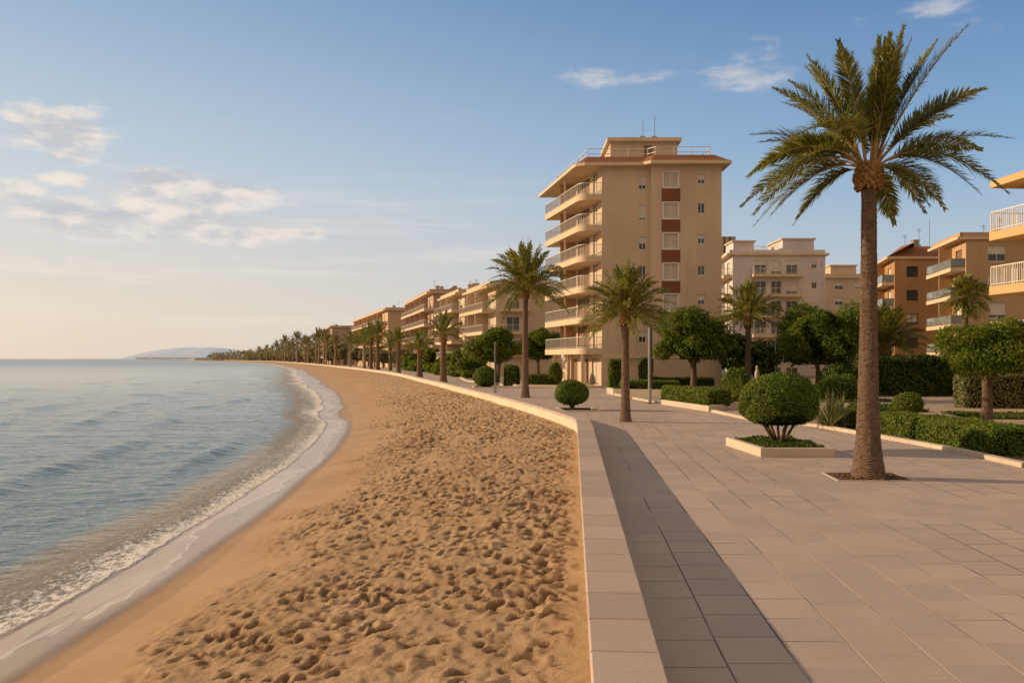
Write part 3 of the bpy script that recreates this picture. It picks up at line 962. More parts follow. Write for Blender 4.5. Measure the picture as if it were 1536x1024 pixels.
# ------------------------------------------------------------------ the tall block on the promenade
def tall_block():
    Y0 = 70.0
    t = Thing('apartment_tower', 'tallest cream apartment tower with rounded sea balconies and brown panels between its windows', 'apartment building', (11, 75, 0))
    C = (7.875, Y0); J = (12.0, Y0); J2 = (12.1, Y0 - .55); R = (18.2, Y0 - .55)
    sd = Vector((-.243, .970)); E = tuple(V2(C) + sd * 11.5); D = (R[0] - .4, Y0 + 12.5)
    zt = 19.25; g0 = 2.9
    crop = lambda c: CAMH + (538 - (160 + c / 2.2257)) / F * Y0
    X = lambda c: (780 + c / 2.2257 - 768) / F * Y0
    wall = MB()
    # front, left bay
    A = [(232, 276), (328, 378), (434, 478), (531, 573), (748, 788)]
    opsA = [(X(396) - C[0], X(421) - C[0], crop(b), crop(a)) for a, b in A]
    opsG = [(.25, 1.75, .0, 2.45), (2.0, 2.9, .9, 2.4)]
    wall_open(wall, C, J, 0, zt, opsA)
    wall_open(wall, J, J2, 0, zt, [])
    Bw = [(224, 274), (325, 377), (426, 477), (526, 580), (628, 684), (731, 782)]
    Cw = [(231, 263), (326, 361), (430, 461), (533, 565), (628, 663), (738, 775)]
    opsB = [(X(475) - J2[0], X(523) - J2[0], crop(b), crop(a)) for a, b in Bw]
    opsC = [(X(588) - J2[0], X(613) - J2[0], crop(b), crop(a)) for a, b in Cw]
    wall_open(wall, J2, R, 0, zt, opsB + opsC)
    wall_open(wall, R, D, 0, zt, []); wall_open(wall, D, E, 0, zt, [])
    # sea side: every floor a door opening near the front, a wide one further along
    L = 11.5; zs = [3.37 + 2.7 * k for k in range(6)]
    opsS = []
    for z in zs:
        opsS += [(L - 2.3, L - 1.1, z + .05, z + 2.15), (L - 6.6, L - 3.2, z + .05, z + 2.15), (1.2, 3.8, z + .05, z + 2.15)]
    opsS += [(L - 2.6, L - .9, .25, 2.5), (L - 5.2, L - 3.5, .25, 2.5), (L - 8.4, L - 6.6, .25, 2.5)]
    wall_open(wall, E, C, 0, zt, opsS)
    t.add('wall', wall, CREAM)
    for o in opsA: window(t, C, J, o, 'blind', fill=random.choice([.5, .7, 0, .9]), frame=FRAMEW, fw=.06)
    for o in opsB: window(t, J2, R, o, 'curtain', fill=1.0, mull=1, fw=.07, proud=.06)
    for o in opsC: window(t, J2, R, o, 'blind', fill=random.choice([.0, .4, .55]), mull=1, fw=.07)
    for i, o in enumerate(opsS): window(t, E, C, o, 'shutter' if i % 3 else 'curtain', fill=1.0 if i % 3 else .99, frame=FRAMED, mull=1, name='balcony_door', fw=.06)
    # brown panels between the wide windows
    for (a, b) in zip([w[1] for w in Bw[:-1]], [w[0] for w in Bw[1:]]):
        m = MB(); m.box(X(469), X(530), J2[1] - .05, J2[1] + .02, crop(b) + .11, crop(a) - .11)
        t.add('brown_panel', m, BROWNP)
    # fine vertical joints and base band
    m = MB(); m.box(C[0] + 1.3, R[0] + .03, Y0 - .63, Y0 - .58, 2.55, 2.9)
    m.box(C[0] + .02, J[0] - .05, Y0 - .06, Y0 - .02, 2.55, 2.9)
    t.add('string_course', m, FASCIA)
    # balcony plan: square front, rounded corner, long sea edge
    def plan(ext=0.0, inw=0.0, back=10.75):
        o0 = V2((5.80, Y0 + 1.05)); far = V2(C) + sd * back
        n = Vector((sd.y, -sd.x)) * -1.0
        f2 = V2((5.95, Y0)) + sd * back
        pts = [(C[0] + .0, Y0 - ext + inw)]
        pts += [(6.75, Y0 - ext + inw)]
        for a in (1/6, 2/6, 3/6, 4/6, 5/6, 1.0):
            p = (1 - a) ** 2 * V2((6.75, Y0 - ext)) + 2 * a * (1 - a) * V2((5.93, Y0 - ext)) + a * a * (V2((5.93, Y0 - ext)) + sd * 1.1)
            q = p + Vector((inw, inw * .7))
            pts.append((q.x - ext * .9, q.y))
        q = f2 + n * ext + Vector((inw, -inw * .2))
        pts.append((q.x, q.y))
        pts.append((far.x - .0, far.y))
        return pts
    for k, z in enumerate(zs):
        p = plan(.02)
        poly = list(reversed(p))                # counter-clockwise
        m = MB(); m.prism(poly[:], z - .47, z + .06, .02)
        b = t.add('balcony', m, FASCIA)
        # floor tiles are inside the parapet strip
        r = MB(); path = plan(-.05)
        railing(r, path[:-1] + [path[-1]], z + .06, .98, .125)
        t.add('railing', r, RAILM, b)
        # slim post at mid-length carrying the slab above
        q = V2((5.95, Y0)) + sd * 4.9 + Vector((.2, 0)); top = zs[k + 1] - .47 if k < 5 else 19.2
        m = MB(); m.box(q.x - .09, q.x + .09, q.y - .09, q.y + .09, z + .062, top - .002)
        t.add('post', m, FASCIA)
        q = V2(C) + sd * 7.4
        m = MB(); qo = V2((5.95, Y0)) + sd * 7.4
        m.prism([(q.x - .003, q.y - .07), (q.x - .003, q.y + .07), (qo.x + .5, qo.y + .07), (qo.x + .5, qo.y - .07)], z + .062, top - .002)
        t.add('partition', m, INNER)
    # ground floor posts
    for s, dx in ((.35, .35), (4.0, .25), (4.5, .75), (8.6, .3)):
        q = V2((5.95, Y0)) + sd * s + Vector((dx, 0))
        m = MB(); m.box(q.x - .14, q.x + .14, q.y - .14, q.y + .14, 0, 2.9)
        t.add('pillar', m, FASCIA)
    m = MB(); m.prism([(5.0, Y0 - 1.0), (9.2, Y0 - 1.0), (9.2, Y0 - .05), (7.8, Y0), tuple(V2(C) + sd * 11), tuple(V2((4.9, Y0)) + sd * 11)], .004, .16)
    t.add('terrace_step', m, STONE)
    # roof: overhanging eave slab, tiled skirt, flat top, railing, penthouse
    eave = [(18.85, Y0 - 1.4), (18.85, Y0 + 13.2), (2.75, Y0 + 13.2), (3.15, Y0 + 11.2), (5.3, Y0 + .6), (5.55, Y0 - .25), (6.3, Y0 - .7), (11.3, Y0 - .75), (11.9, Y0 - 1.45)]
    eave = list(reversed(eave)); eave = list(reversed(eave))
    m = MB(); m.prism(eave, 19.25, 19.52)
    roof = t.add('roof', m, FASCIA)
    a = inset(eave, .1); b = inset(eave, 1.2); n = len(eave)
    m = MB()
    for k in range(n):
        j = (k + 1) % n
        m.poly([(*a[k], 19.524), (*a[j], 19.524), (*b[j], 20.28), (*b[k], 20.28)])
    t.add('tiled_skirt', m, TILE, roof)
    m = MB(); m.poly([(*q, 20.25) for q in b]); t.add('flat_roof', m, CONC, roof)
    r = MB(); c = inset(eave, 1.5)
    for (p, q) in zip(c, c[1:] + c[:1]):
        if (V2(p) - V2(q)).length > .5:
            for h in (.35, .8):
                r.bar((*p, 20.25 + h), (*q, 20.25 + h), .05)
            k = max(1, int((V2(p) - V2(q)).length / 1.5))
            for i in range(k): 
                s = V2(p).lerp(V2(q), i / k); r.bar((s.x, s.y, 20.25), (s.x, s.y, 21.05), .05)
    t.add('roof_railing', r, RAILM, roof)
    m = MB(); ph = [(9.1, 74), (15.3, 74), (15.3, 79), (9.1, 79)]
    m.prism(ph, 20.3, 22.5); pent = t.add('penthouse', m, CREAM)
    m = MB(); m.prism([(8.75, 73.5), (15.6, 73.5), (15.6, 79.4), (8.75, 79.4)], 22.503, 22.85, .04); t.add('penthouse_roof', m, FASCIA, pent)
    m = MB(); m.box(12.2, 13.0, 73.95, 74.01, 20.25, 22.2); t.add('door', m, SHUT, pent)
    for x in (12.2, 13.3):
        chimney(t, x, 75, 22.85, .3, .35, CONC, pent); antenna(t, x, 74.6, 22.85, 1.75 + .5 * (x > 13), False, pent)
    # small lean-to of the ground floor on the right, half behind the garden
    return t
tall_block()

# ------------------------------------------------------------------ generic apartment block
def block(name, label, C, R, E, zt, floors, wall_m, sea, front, group=None, fascia=FASCIA, rail=RAILM, proj=1.4, roof='parapet', g0=.0,
          inner=None, doors=3, front_balc=None, rail_gap=.16, tanks=2, solid_front=True, over=.45, doorfill=.6, glassrail=False, balc_u=(.02, .98)):
    """C near sea-side corner, R right end of the camera-facing wall, E far end of the sea-facing wall"""
    C, R, E = V2(C), V2(R), V2(E); D = E + (R - C)
    t = Thing(name, label, 'apartment building', (float((C.x + R.x) / 2), float((C.y + E.y) / 2), 0), group)
    fh = (zt - g0) / floors
    w = MB(); L = (C - E).length; d = (C - E) / L; n = Vector((d.y, -d.x))
    ops = []
    for k in range(floors):
        z = g0 + fh * k
        for i in range(doors):
            u = L * (i + .5) / doors; hw = min(1.1, L / doors * .34)
            ops.append((u - hw, u + hw, z + .12, z + min(2.25, fh - .45)))
    wall_open(w, E, C, 0, zt, ops)
    LF = (R - C).length
    opsF = [(u * LF - hw, u * LF + hw, g0 + fh * k + zb, g0 + fh * k + zh) for (u, hw, zb, zh) in front for k in range(floors)]
    wall_open(w, C, R, 0, zt, opsF)
    wall_open(w, R, D, 0, zt, []); wall_open(w, D, E, 0, zt, [])
    w.poly([(*E, zt - .02), (*C, zt - .02), (*R, zt - .02), (*D, zt - .02)])
    t.add('wall', w, wall_m)
    for i, o in enumerate(ops): window(t, E, C, o, random.choice(['curtain', 'shutter', 'blind']), fill=random.choice([doorfill, 1.0, .8]), frame=FRAMED, name='balcony_door', fw=.07)
    for i, o in enumerate(opsF): window(t, C, R, o, 'blind', fill=random.choice([.3, .5, .8, .0]), frame=FRAMEW if wall_m is not ORANGE else FRAMED, fw=.08)
    if sea:
        for k in range(1, floors):
            z = g0 + fh * k
            a = E + d * L * balc_u[0]; b = E + d * L * balc_u[1]
            q = [a + n * .003, a + n * proj, b + n * proj, b + n * .003]
            m = MB(); m.prism([tuple(p) for p in q], z - .32, z + .12)
            bo = t.add('balcony', m, fascia)
            r = MB(); s = .06
            path = [a + d * s, a + n * (proj - s) + d * s, b + n * (proj - s) - d * s, b - d * s]
            if glassrail:
                for p0, p1 in zip(path[:-1], path[1:]):
                    r.bar((*p0, z + .62), (*p1, z + .62), .03, .85); r.bar((*p0, z + 1.08), (*p1, z + 1.08), .07, .05)
            else:
                railing(r, path, z + .12, .92, rail_gap)
            t.add('railing', r, rail, bo)
            for i in range(1, doors):
                u = L * i / doors
                p0 = E + d * u
                if not (balc_u[0] * L < u < balc_u[1] * L): continue
                m = MB(); m.prism([tuple(p0 + n * .003 - d * .08), tuple(p0 + n * .003 + d * .08), tuple(p0 + n * (proj - .12) + d * .08), tuple(p0 + n * (proj - .12) - d * .08)][::-1], z + .122, z + fh - .322)
                t.add('partition', m, wall_m)
    if front_balc:
        u0, u1, pr = front_balc
        df = (R - C) / LF; nf = Vector((df.y, -df.x))
        for k in range(1, floors):
            z = g0 + fh * k
            a = C + df * u0 * LF; b = C + df * u1 * LF
            m = MB(); m.prism([tuple(p) for p in (a + nf * pr, b + nf * pr, b + nf * .003, a + nf * .003)], z - .3, z + .14)
            bo = t.add('balcony', m, fascia)
            r = MB(); railing(r, [a + nf * .05 + df * .05, a + nf * (pr - .06) + df * .05, b + nf * (pr - .06) - df * .05, b + nf * .05 - df * .05], z + .14, .9, rail_gap)
            t.add('railing', r, rail, bo)
    po = proj * .72 if sea else over
    poly = [tuple(E + n * po), tuple(C + n * po), tuple(C + Vector((0, -over)) + n * po),
            tuple(R + Vector((over, -over))), tuple(D + Vector((over, over))), tuple(E + Vector((0, over)) + n * po)]
    poly = [poly[5], poly[1], poly[2], poly[3], poly[4]]
    if roof == 'parapet':
        m = MB(); m.prism(poly, zt + .002, zt + .3); ro = t.add('roof', m, fascia)
        m = MB(); q = inset(poly, .5); q2 = inset(poly, .7)
        for k in range(len(q)):
            j = (k + 1) % len(q)
            m.prism([q[k], q[j], q2[j], q2[k]], zt + .303, zt + .85)
        t.add('parapet', m, wall_m, ro)
        zr = zt + .3
    elif roof == 'hip':
        m = MB(); m.prism(poly, zt + .002, zt + .28); ro = t.add('roof', m, fascia)
        a = inset(poly, .05); b = inset(poly, min(LF, L) * .42); m = MB()
        for k in range(len(a)):
            j = (k + 1) % len(a)
            m.poly([(*a[k], zt + .284), (*a[j], zt + .284), (*b[j], zt + 2.1), (*b[k], zt + 2.1)])
        m.poly([(*p, zt + 2.1) for p in b])
        t.add('tiles', m, TILE, ro)
        zr = zt + 1.6
    r = random.Random(name + label)
    cx = (C + R + E + D) / 4
    for k in range(tanks):
        p = cx + (R - C) * r.uniform(-.38, .38) + (E - C) * r.uniform(-.45, .25)
        chimney(t, p.x, p.y, zr, r.uniform(.6, 1.1), r.uniform(.9, 1.9), wall_m, ro)
    for k in range(2):
        p = cx + (R - C) * r.uniform(-.4, .4) + (E - C) * r.uniform(-.4, .2)
        antenna(t, p.x, p.y, zr, r.uniform(1.8, 3.2), True, ro)
    return t, ro

def stair_house(t, ro, x0, x1, y0, y1, z0, z1, mat):
    m = MB(); m.box(x0, x1, y0, y1, z0, z1); s = t.add('stair_house', m, mat, ro)
    m = MB(); m.box(x0 - .25, x1 + .25, y0 - .25, y1 + .25, z1 + .002, z1 + .22); t.add('stair_house_roof', m, FASCIA, ro)

# the row receding along the beach
t, ro = block('apartment_block', 'cream four-storey block with balconies just left of the apartment tower, behind the tall slim palm', pxY(744, 110) and (pxY(744, 110), 110), (pxY(842, 110), 110), (pxY(744, 110) - 4.2, 124),
      12.3, 4, CREAM, True, [(.26, .95, .1, 2.2), (.84, .35, 1.0, 2.1)], doors=3, front_balc=(.06, .52, 1.1), proj=1.9, tanks=5)
t, ro = block('apartment_block', 'narrow block with a blank beige end wall, second in the row left of the tower', (pxY(697, 135), 135), (pxY(741, 135), 135), (pxY(697, 135) - 4.6, 151),
      13.4, 5, CREAM2, True, [], doors=3, proj=2.2, tanks=5)
block('apartment_block', 'block with rosy end wall and many balconies, third in row left of the tower', (pxY(650, 165), 165), (pxY(706, 165), 165), (pxY(602, 205) + 1.6, 205),
      16.0, 5, PINKISH, True, [(.75, .5, .9, 2.1)], doors=5, proj=1.8, tanks=6)
block('apartment_block', 'long golden block above the close pair of palms, fourth in row left of tower', (pxY(582, 230), 230), (pxY(618, 230), 230), (pxY(526, 306) + 1.6, 306),
      16.4, 5, TAN2, True, [(.7, .6, .9, 2.2)], doors=7, proj=1.8, tanks=5)
block('apartment_block', 'farthest apartment block of the beach row, with a plain mauve end wall', (pxY(498, 345), 345), (pxY(533, 345), 345), (pxY(480, 405) + 1.6, 405),
      16.0, 5, PINKISH, True, [(.2, .5, .9, 2.1)], doors=5, proj=1.6, tanks=3)

# ------------------------------------------------------------------ blocks behind the garden, right of the tower
t, ro = block('apartment_block', 'pale stepped block with roof terraces, directly right of the apartment tower', (pxY(1099, 120), 120), (pxY(1238, 120), 120), (pxY(1080, 132), 134),
      18.0, 6, PALE, True, [(.30, .9, .15, 2.2), (.47, .8, .15, 2.2), (.64, .9, .15, 2.2), (.88, .4, 1.0, 2.0), (.96, .15, 1.2, 1.9)], doors=2, front_balc=(.2, .74, 1.2), proj=1.3, tanks=2, rail_gap=.2)
stair_house(t, ro, pxY(1174, 121), pxY(1221, 121), 121, 128, 18.3, 20.5, PALE)
stair_house(t, ro, pxY(1100, 122), pxY(1131, 122), 122, 130, 18.3, 20.3, PALE)
for px in (1084, 1092, 1100):
    chimney(t, pxY(px, 126), 127, 18.3, 1.0, 3.4, CONC, ro)
m = MB(); railing(m, [(pxY(1112, 119.6), 119.6), (pxY(1166, 119.6), 119.6)], 18.3, 1.0, .25); t.add('roof_railing', m, RAILM, ro)
t, ro = block('apartment_block', 'cream flat-roofed block glimpsed between the pale stepped block and the orange-brown block', (pxY(1238, 150), 150), (pxY(1320, 150), 150), (pxY(1238, 150) - 1, 166),
      17.6, 6, CREAM, False, [(.25, .8, .8, 2.2), (.6, .6, .9, 2.1)], doors=3, tanks=3)
stair_house(t, ro, pxY(1246, 152), pxY(1284, 152), 152, 158, 17.9, 20.1, CREAM)
t, ro = block('apartment_block', 'orange-brown block with a hipped clay tile roof and dark window frames', (pxY(1342, 105), 105), (pxY(1436, 105), 105), (pxY(1318, 117), 118),
      15.6, 5, ORANGE, True, [(.28, .75, .75, 2.15), (.79, .75, .6, 2.3)], doors=2, roof='hip', proj=1.5, tanks=1, glassrail=True, rail=GLASSB)
chimney(t, pxY(1384, 108), 110, 16.8, .8, 1.9, CONC, ro); antenna(t, pxY(1406, 106), 108, 16.9, 4.4, False, ro)
t, ro = block('apartment_block', 'tan block with glass-fronted balconies between the orange-brown block and the yellow corner building', (pxY(1449, 88), 88), (pxY(1560, 88), 88), (pxY(1412, 97), 97.5),
      15.6, 5, TAN, True, [(.42, 1.0, .7, 2.4)], doors=2, proj=1.5, tanks=1, glassrail=True, rail=GLASSB, roof='parapet')

# nearest building, cut by the right edge of the picture
def corner_building():
    t = Thing('corner_building', 'yellow-ochre building with white balcony railings at the right edge of the photo', 'apartment building', (29, 36, 0))
    E = V2((25.75, 40.2)); C = V2((27.0, 28.0)); R = V2((38, 28)); D = V2((38, 41.0))
    zt = 11.25; zs = [2.95, 5.75, 8.5]
    w = MB(); L = (C - E).length; d = (C - E) / L; n = Vector((d.y, -d.x))
    ops = []
    for z in [.1] + zs:
        ops += [(1.2, 2.5, z + .1, z + 2.2), (3.6, 5.8, z + .1, z + 2.2), (7.2, 9.6, z + .1, z + 2.2)]
    wall_open(w, E, C, 0, zt, ops); wall_open(w, C, R, 0, zt, []); wall_open(w, R, D, 0, zt, []); wall_open(w, D, E, 0, zt, [])
    t.add('wall', w, OCHRE)
    for i, o in enumerate(ops): window(t, E, C, o, 'blind' if i % 2 else 'curtain', fill=1.0, frame=FRAMEW, name='balcony_door')
    a = E - d * .6
    for z in zs:
        q = [a - n * 2, a + n * 1.45, C + d * .6 + n * 1.45, C + d * .6 - n * 1]
        m = MB(); m.prism([tuple(p) for p in q], z - .02, z + .42, .015)
        b = t.add('balcony', m, OCHRE)
        r = MB(); railing(r, [a - n * 1.6 + d * .06, a + n * 1.38 + d * .06, C + d * .5 + n * 1.38], z + .42, .98, .14, w=.026)
        t.add('railing', r, FRAMEW, b)
    m = MB(); q = [E - d * 1.0 - n * 3, E - d * 1.0 + n * 1.1, C + d * 1.0 + n * 1.5, C + d * 1.0 - n * 12, D + Vector((.5, .5))]
    m.prism([tuple(p) for p in q], zt + .002, zt + .36, .03)
    t.add('roof', m, OCHRE)
    m = MB(); m.box(25.2, 25.5, 38.2, 38.5, 0, 2.92); t.add('pillar', m, OCHRE)
corner_building()
# ================================================================== plants
LEAF_DARK = mat_leaf('leaf_dark', (.036, .064, .012), (.115, .16, .028), .4)
LEAF_MID = mat_leaf('leaf_mid', (.070, .115, .014), (.245, .31, .04), .52)
LEAF_FRESH = mat_leaf('leaf_fresh', (.075, .125, .012), (.25, .31, .035), .55)
LEAF_BOX = mat_leaf('leaf_clipped', (.066, .108, .014), (.235, .30, .04), .42)
LEAF_GREY = mat_leaf('leaf_greyish', (.12, .13, .06), (.32, .33, .15), .4)
LEAF_DRY = mat_leaf('leaf_dry', (.10, .085, .035), (.25, .20, .09), .35)
LEAF_FAR = mat_leaf('leaf_far', (.15, .145, .075), (.31, .28, .14), .35)  # leaf colour paled to paint in distant haze
LEAF_HAZE = mat_leaf('leaf_hazy', (.22, .21, .16), (.34, .31, .23), .2)  # greyed and lightened so the colour itself carries the haze
FROND = mat_leaf('palm_frond', (.10, .12, .022), (.38, .37, .085), .52, .42, (.22, .19, .07))
FROND2 = mat_leaf('palm_frond_green', (.085, .115, .02), (.30, .32, .07), .5, .45, (.20, .19, .06))
FROND_FAR = mat_leaf('palm_frond_far', (.15, .15, .075), (.30, .28, .13), .35, .5)  # fronds paled, haze put into their colour
RACHIS = mat_plain('frond_stalk', (.33, .22, .085), .6, .3, 0, .2)
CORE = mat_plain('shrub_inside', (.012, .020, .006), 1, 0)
BARK = mat_bark('bark', (.075, .048, .03), (.20, .135, .085))
PALM_BARK_FAR = mat_palm_bark('palm_bark_far', (.20, .14, .095), (.34, .25, .17))  # bark lightened to paint haze over the far trunks
PALM_BARK = mat_palm_bark('palm_bark', (.080, .052, .038), (.215, .145, .10))
BOSS = mat_bark('palm_boss', (.15, .075, .03), (.42, .235, .10), 18)
GRASS = mat_leaf('grass', (.045, .078, .012), (.14, .19, .03), .4)

def unit(v):
    return v / np.maximum(np.linalg.norm(v, axis=-1, keepdims=True), 1e-9)

def leaf_cards(P, Nn, size, r, jit=.7, aspect=1.9):
    """diamond leaves at points P facing roughly along Nn"""
    n = len(P)
    nn = unit(Nn + r.normal(0, jit, (n, 3)))
    a = unit(np.cross(nn, r.normal(0, 1, (n, 3))))
    b = np.cross(nn, a)
    s = size * (.65 + .7 * r.random((n, 1)))
    la = a * s * aspect * .5; lb = b * s * .5
    bend = nn * s * .18
    V = np.stack([P - la, P + lb - bend, P + la, P - lb - bend], 1).reshape(-1, 3)
    q = np.arange(4 * n).reshape(n, 4)
    return V, q

def lump(mb, c, rad, seed, seg=14, rings=8, wob=.1, zmin=None, power=2.0):
    """uneven closed body used inside dense clipped plants"""
    r = np.random.default_rng(seed)
    th = np.linspace(0, 2 * PI, seg, endpoint=False); ph = np.linspace(.04, PI - .04, rings)
    T, Pp = np.meshgrid(th, ph)
    d = np.stack([np.sin(Pp) * np.cos(T), np.sin(Pp) * np.sin(T), np.cos(Pp)], -1)
    k = (np.abs(d) ** power).sum(-1, keepdims=True) ** (-1 / power)
    w = 1 + wob * (r.random(T.shape)[..., None] - .5) * 2
    V = np.asarray(c) + d * k * w * np.asarray(rad)
    if zmin is not None: V[..., 2] = np.maximum(V[..., 2], zmin)
    i = np.arange(seg * rings).reshape(rings, seg)
    j = np.roll(i, -1, 1)
    q = np.stack([i[:-1], i[1:], j[1:], j[:-1]], -1).reshape(-1, 4)
    mb.arrays(V.reshape(-1, 3), q)

def sphere_dirs(n, r):
    return unit(r.normal(0, 1, (n, 3)))

def clipped_ball(name, label, x, y, z0, rad, zc, group=None, n=9000, leaf=.045, cat='shrub', stems=None, flat=.72, wob=.05, mat=None, power=2.0):
    """round clipped shrub: leaves on a dark body, a few bare stems below"""
    t = Thing(name, label, cat, (x, y, z0), group)
    seed = int(abs(x * 131 + y * 37)) + 3
    r = np.random.default_rng(seed)
    d = sphere_dirs(n, r)
    R = np.asarray(rad, float)
    k = (np.abs(d) ** power).sum(-1, keepdims=True) ** (-1 / power)
    sc = np.where(d[:, 2:3] < 0, np.array([[1, 1, flat]]), 1.0)
    bump_ = 1 + wob * (fbm(d[:, 0] * 2.4 + 5, d[:, 1] * 2.4 + d[:, 2] * 2, seed % 90, 3) - .5)[:, None] * 4
    P = np.array([[x, y, zc]]) + d * k * R * sc * bump_ * (1 - .07 * r.random((n, 1)) ** 2)
    m = MB()
    V, q = leaf_cards(P, d, leaf, r, .75)
    m.arrays(V, q, 0)
    # loose shoots poking out of the clipped surface
    kk = n // 14
    V, q = leaf_cards(P[:kk] + d[:kk] * leaf * (.6 + r.random((kk, 1))), d[:kk], leaf, r, 1.2)
    m.arrays(V, q, 0)
    m.mat = 1
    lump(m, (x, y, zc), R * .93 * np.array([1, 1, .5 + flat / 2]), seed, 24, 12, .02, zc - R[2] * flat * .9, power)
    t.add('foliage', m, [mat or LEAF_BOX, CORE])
    s = MB()
    bot = zc - R[2] * flat
    for (dx, dy) in (stems or [(0, 0)]):
        q0 = Vector((x + dx * .12, y + dy * .12, z0 - .02)); q2 = Vector((x + dx * R[0] * .75, y + dy * R[0] * .75, bot + R[2] * .3))
        qm = q0.lerp(q2, .45) + Vector((dx * .03, dy * .03, .06))
        s.tube([q0, q0.lerp(qm, .5) + Vector((.015, 0, 0)), qm, q2], [.055, .045, .036, .02], 7)
        if stems and (dx or dy):
            s.tube([qm, qm.lerp(q2, .5) + Vector((-.1 * dy, .1 * dx, .1)), q2 + Vector((-.2 * dy, .2 * dx, .1))], [.028, .02, .012], 6)
    t.add('stem', s, BARK)
    return t

def hedge(name, label, cx, cy, w, l, z0, h, rot=0, n=None, leaf=.05, rad=.14, mat=None, group=None, cat='hedge', wob=.05, loose=.04):
    """clipped hedge, w across and l along (rot turns it), leaves over a dark body"""
    t = Thing(name, label, cat, (cx, cy, z0), group)
    seed = int(abs(cx * 91 + cy * 57)) + 1
    r = np.random.default_rng(seed)
    A = [w * l, w * h, w * h, l * h, l * h]
    if n is None: n = int(sum(A) / (leaf * leaf) * 1.5)
    face = r.choice(5, n, p=np.array(A) / sum(A))
    u, v = r.random(n) - .5, r.random(n) - .5
    P = np.zeros((n, 3))
    P[:, 0] = np.select([face == 0, face == 1, face == 2, face == 3, face == 4], [u * w, u * w, u * w, -w / 2 + 0 * u, w / 2 + 0 * u])
    P[:, 1] = np.select([face == 0, face == 1, face == 2, face == 3, face == 4], [v * l, -l / 2 + 0 * u, l / 2 + 0 * u, u * l, u * l])
    P[:, 2] = np.select([face == 0], [h + 0 * u], (v + .5) * h)
    half = np.array([w / 2, l / 2, h])
    lo = np.array([-w / 2 + rad, -l / 2 + rad, -9]); hi = np.array([w / 2 - rad, l / 2 - rad, h - rad])
    q = np.clip(P, lo, hi)
    dn = unit(P - q + 1e-6)
    k = (fbm(P[:, 0] * 1.7 + P[:, 2] * 2 + 40, P[:, 1] * 1.7 + 40, seed % 77, 3) - .5)[:, None]
    P = q + dn * rad + dn * (k * wob * 3) - dn * (r.random((n, 1)) ** 2) * .05
    kk = n // 18
    P[:kk] += dn[:kk] * r.random((kk, 1)) * loose
    ca, sa = math.cos(rot), math.sin(rot)
    Rm = np.array([[ca, -sa, 0], [sa, ca, 0], [0, 0, 1]])
    P = P @ Rm.T + np.array([cx, cy, z0]); dn = dn @ Rm.T
    m = MB()
    V, f = leaf_cards(P, dn, leaf, r, .8)
    m.arrays(V, f, 0); m.mat = 1
    g = .05 + wob * .5
    box = np.array([[-w / 2 + g, -l / 2 + g], [w / 2 - g, -l / 2 + g], [w / 2 - g, l / 2 - g], [-w / 2 + g, l / 2 - g]]) @ Rm[:2, :2].T + np.array([cx, cy])
    m.prism([tuple(p) for p in box], z0 + .0, z0 + h - g, min(.25, rad))
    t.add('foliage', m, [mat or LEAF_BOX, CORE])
    return t

def tree_meshes(name, blobs, n, leaf, r, thr=.43, fill=.55):
    """crown of leaf cards in many overlapping clumps"""
    Ps = []; Ds = []
    vol = np.array([b[3] * b[4] * b[5] for b in blobs]) ** .67
    for b, c in zip(blobs, (vol / vol.sum() * n).astype(int)):
        d = sphere_dirs(c, r)
        rr = (fill + (1 - fill) * r.random((c, 1))) ** .6 * (1 + .1 * r.normal(0, 1, (c, 1)))
        P = np.array([b[:3]]) + d * rr * np.array([b[3:6]])
        Ps.append(P); Ds.append(d)
    P = np.concatenate(Ps); D = np.concatenate(Ds)
    g = fbm(P[:, 0] * 1.3 + P[:, 2] * .9 + 50, P[:, 1] * 1.3 + P[:, 2] * .7 + 50, 13, 3)
    keep = g > thr - .12 * r.random(len(P))
    return P[keep], D[keep]

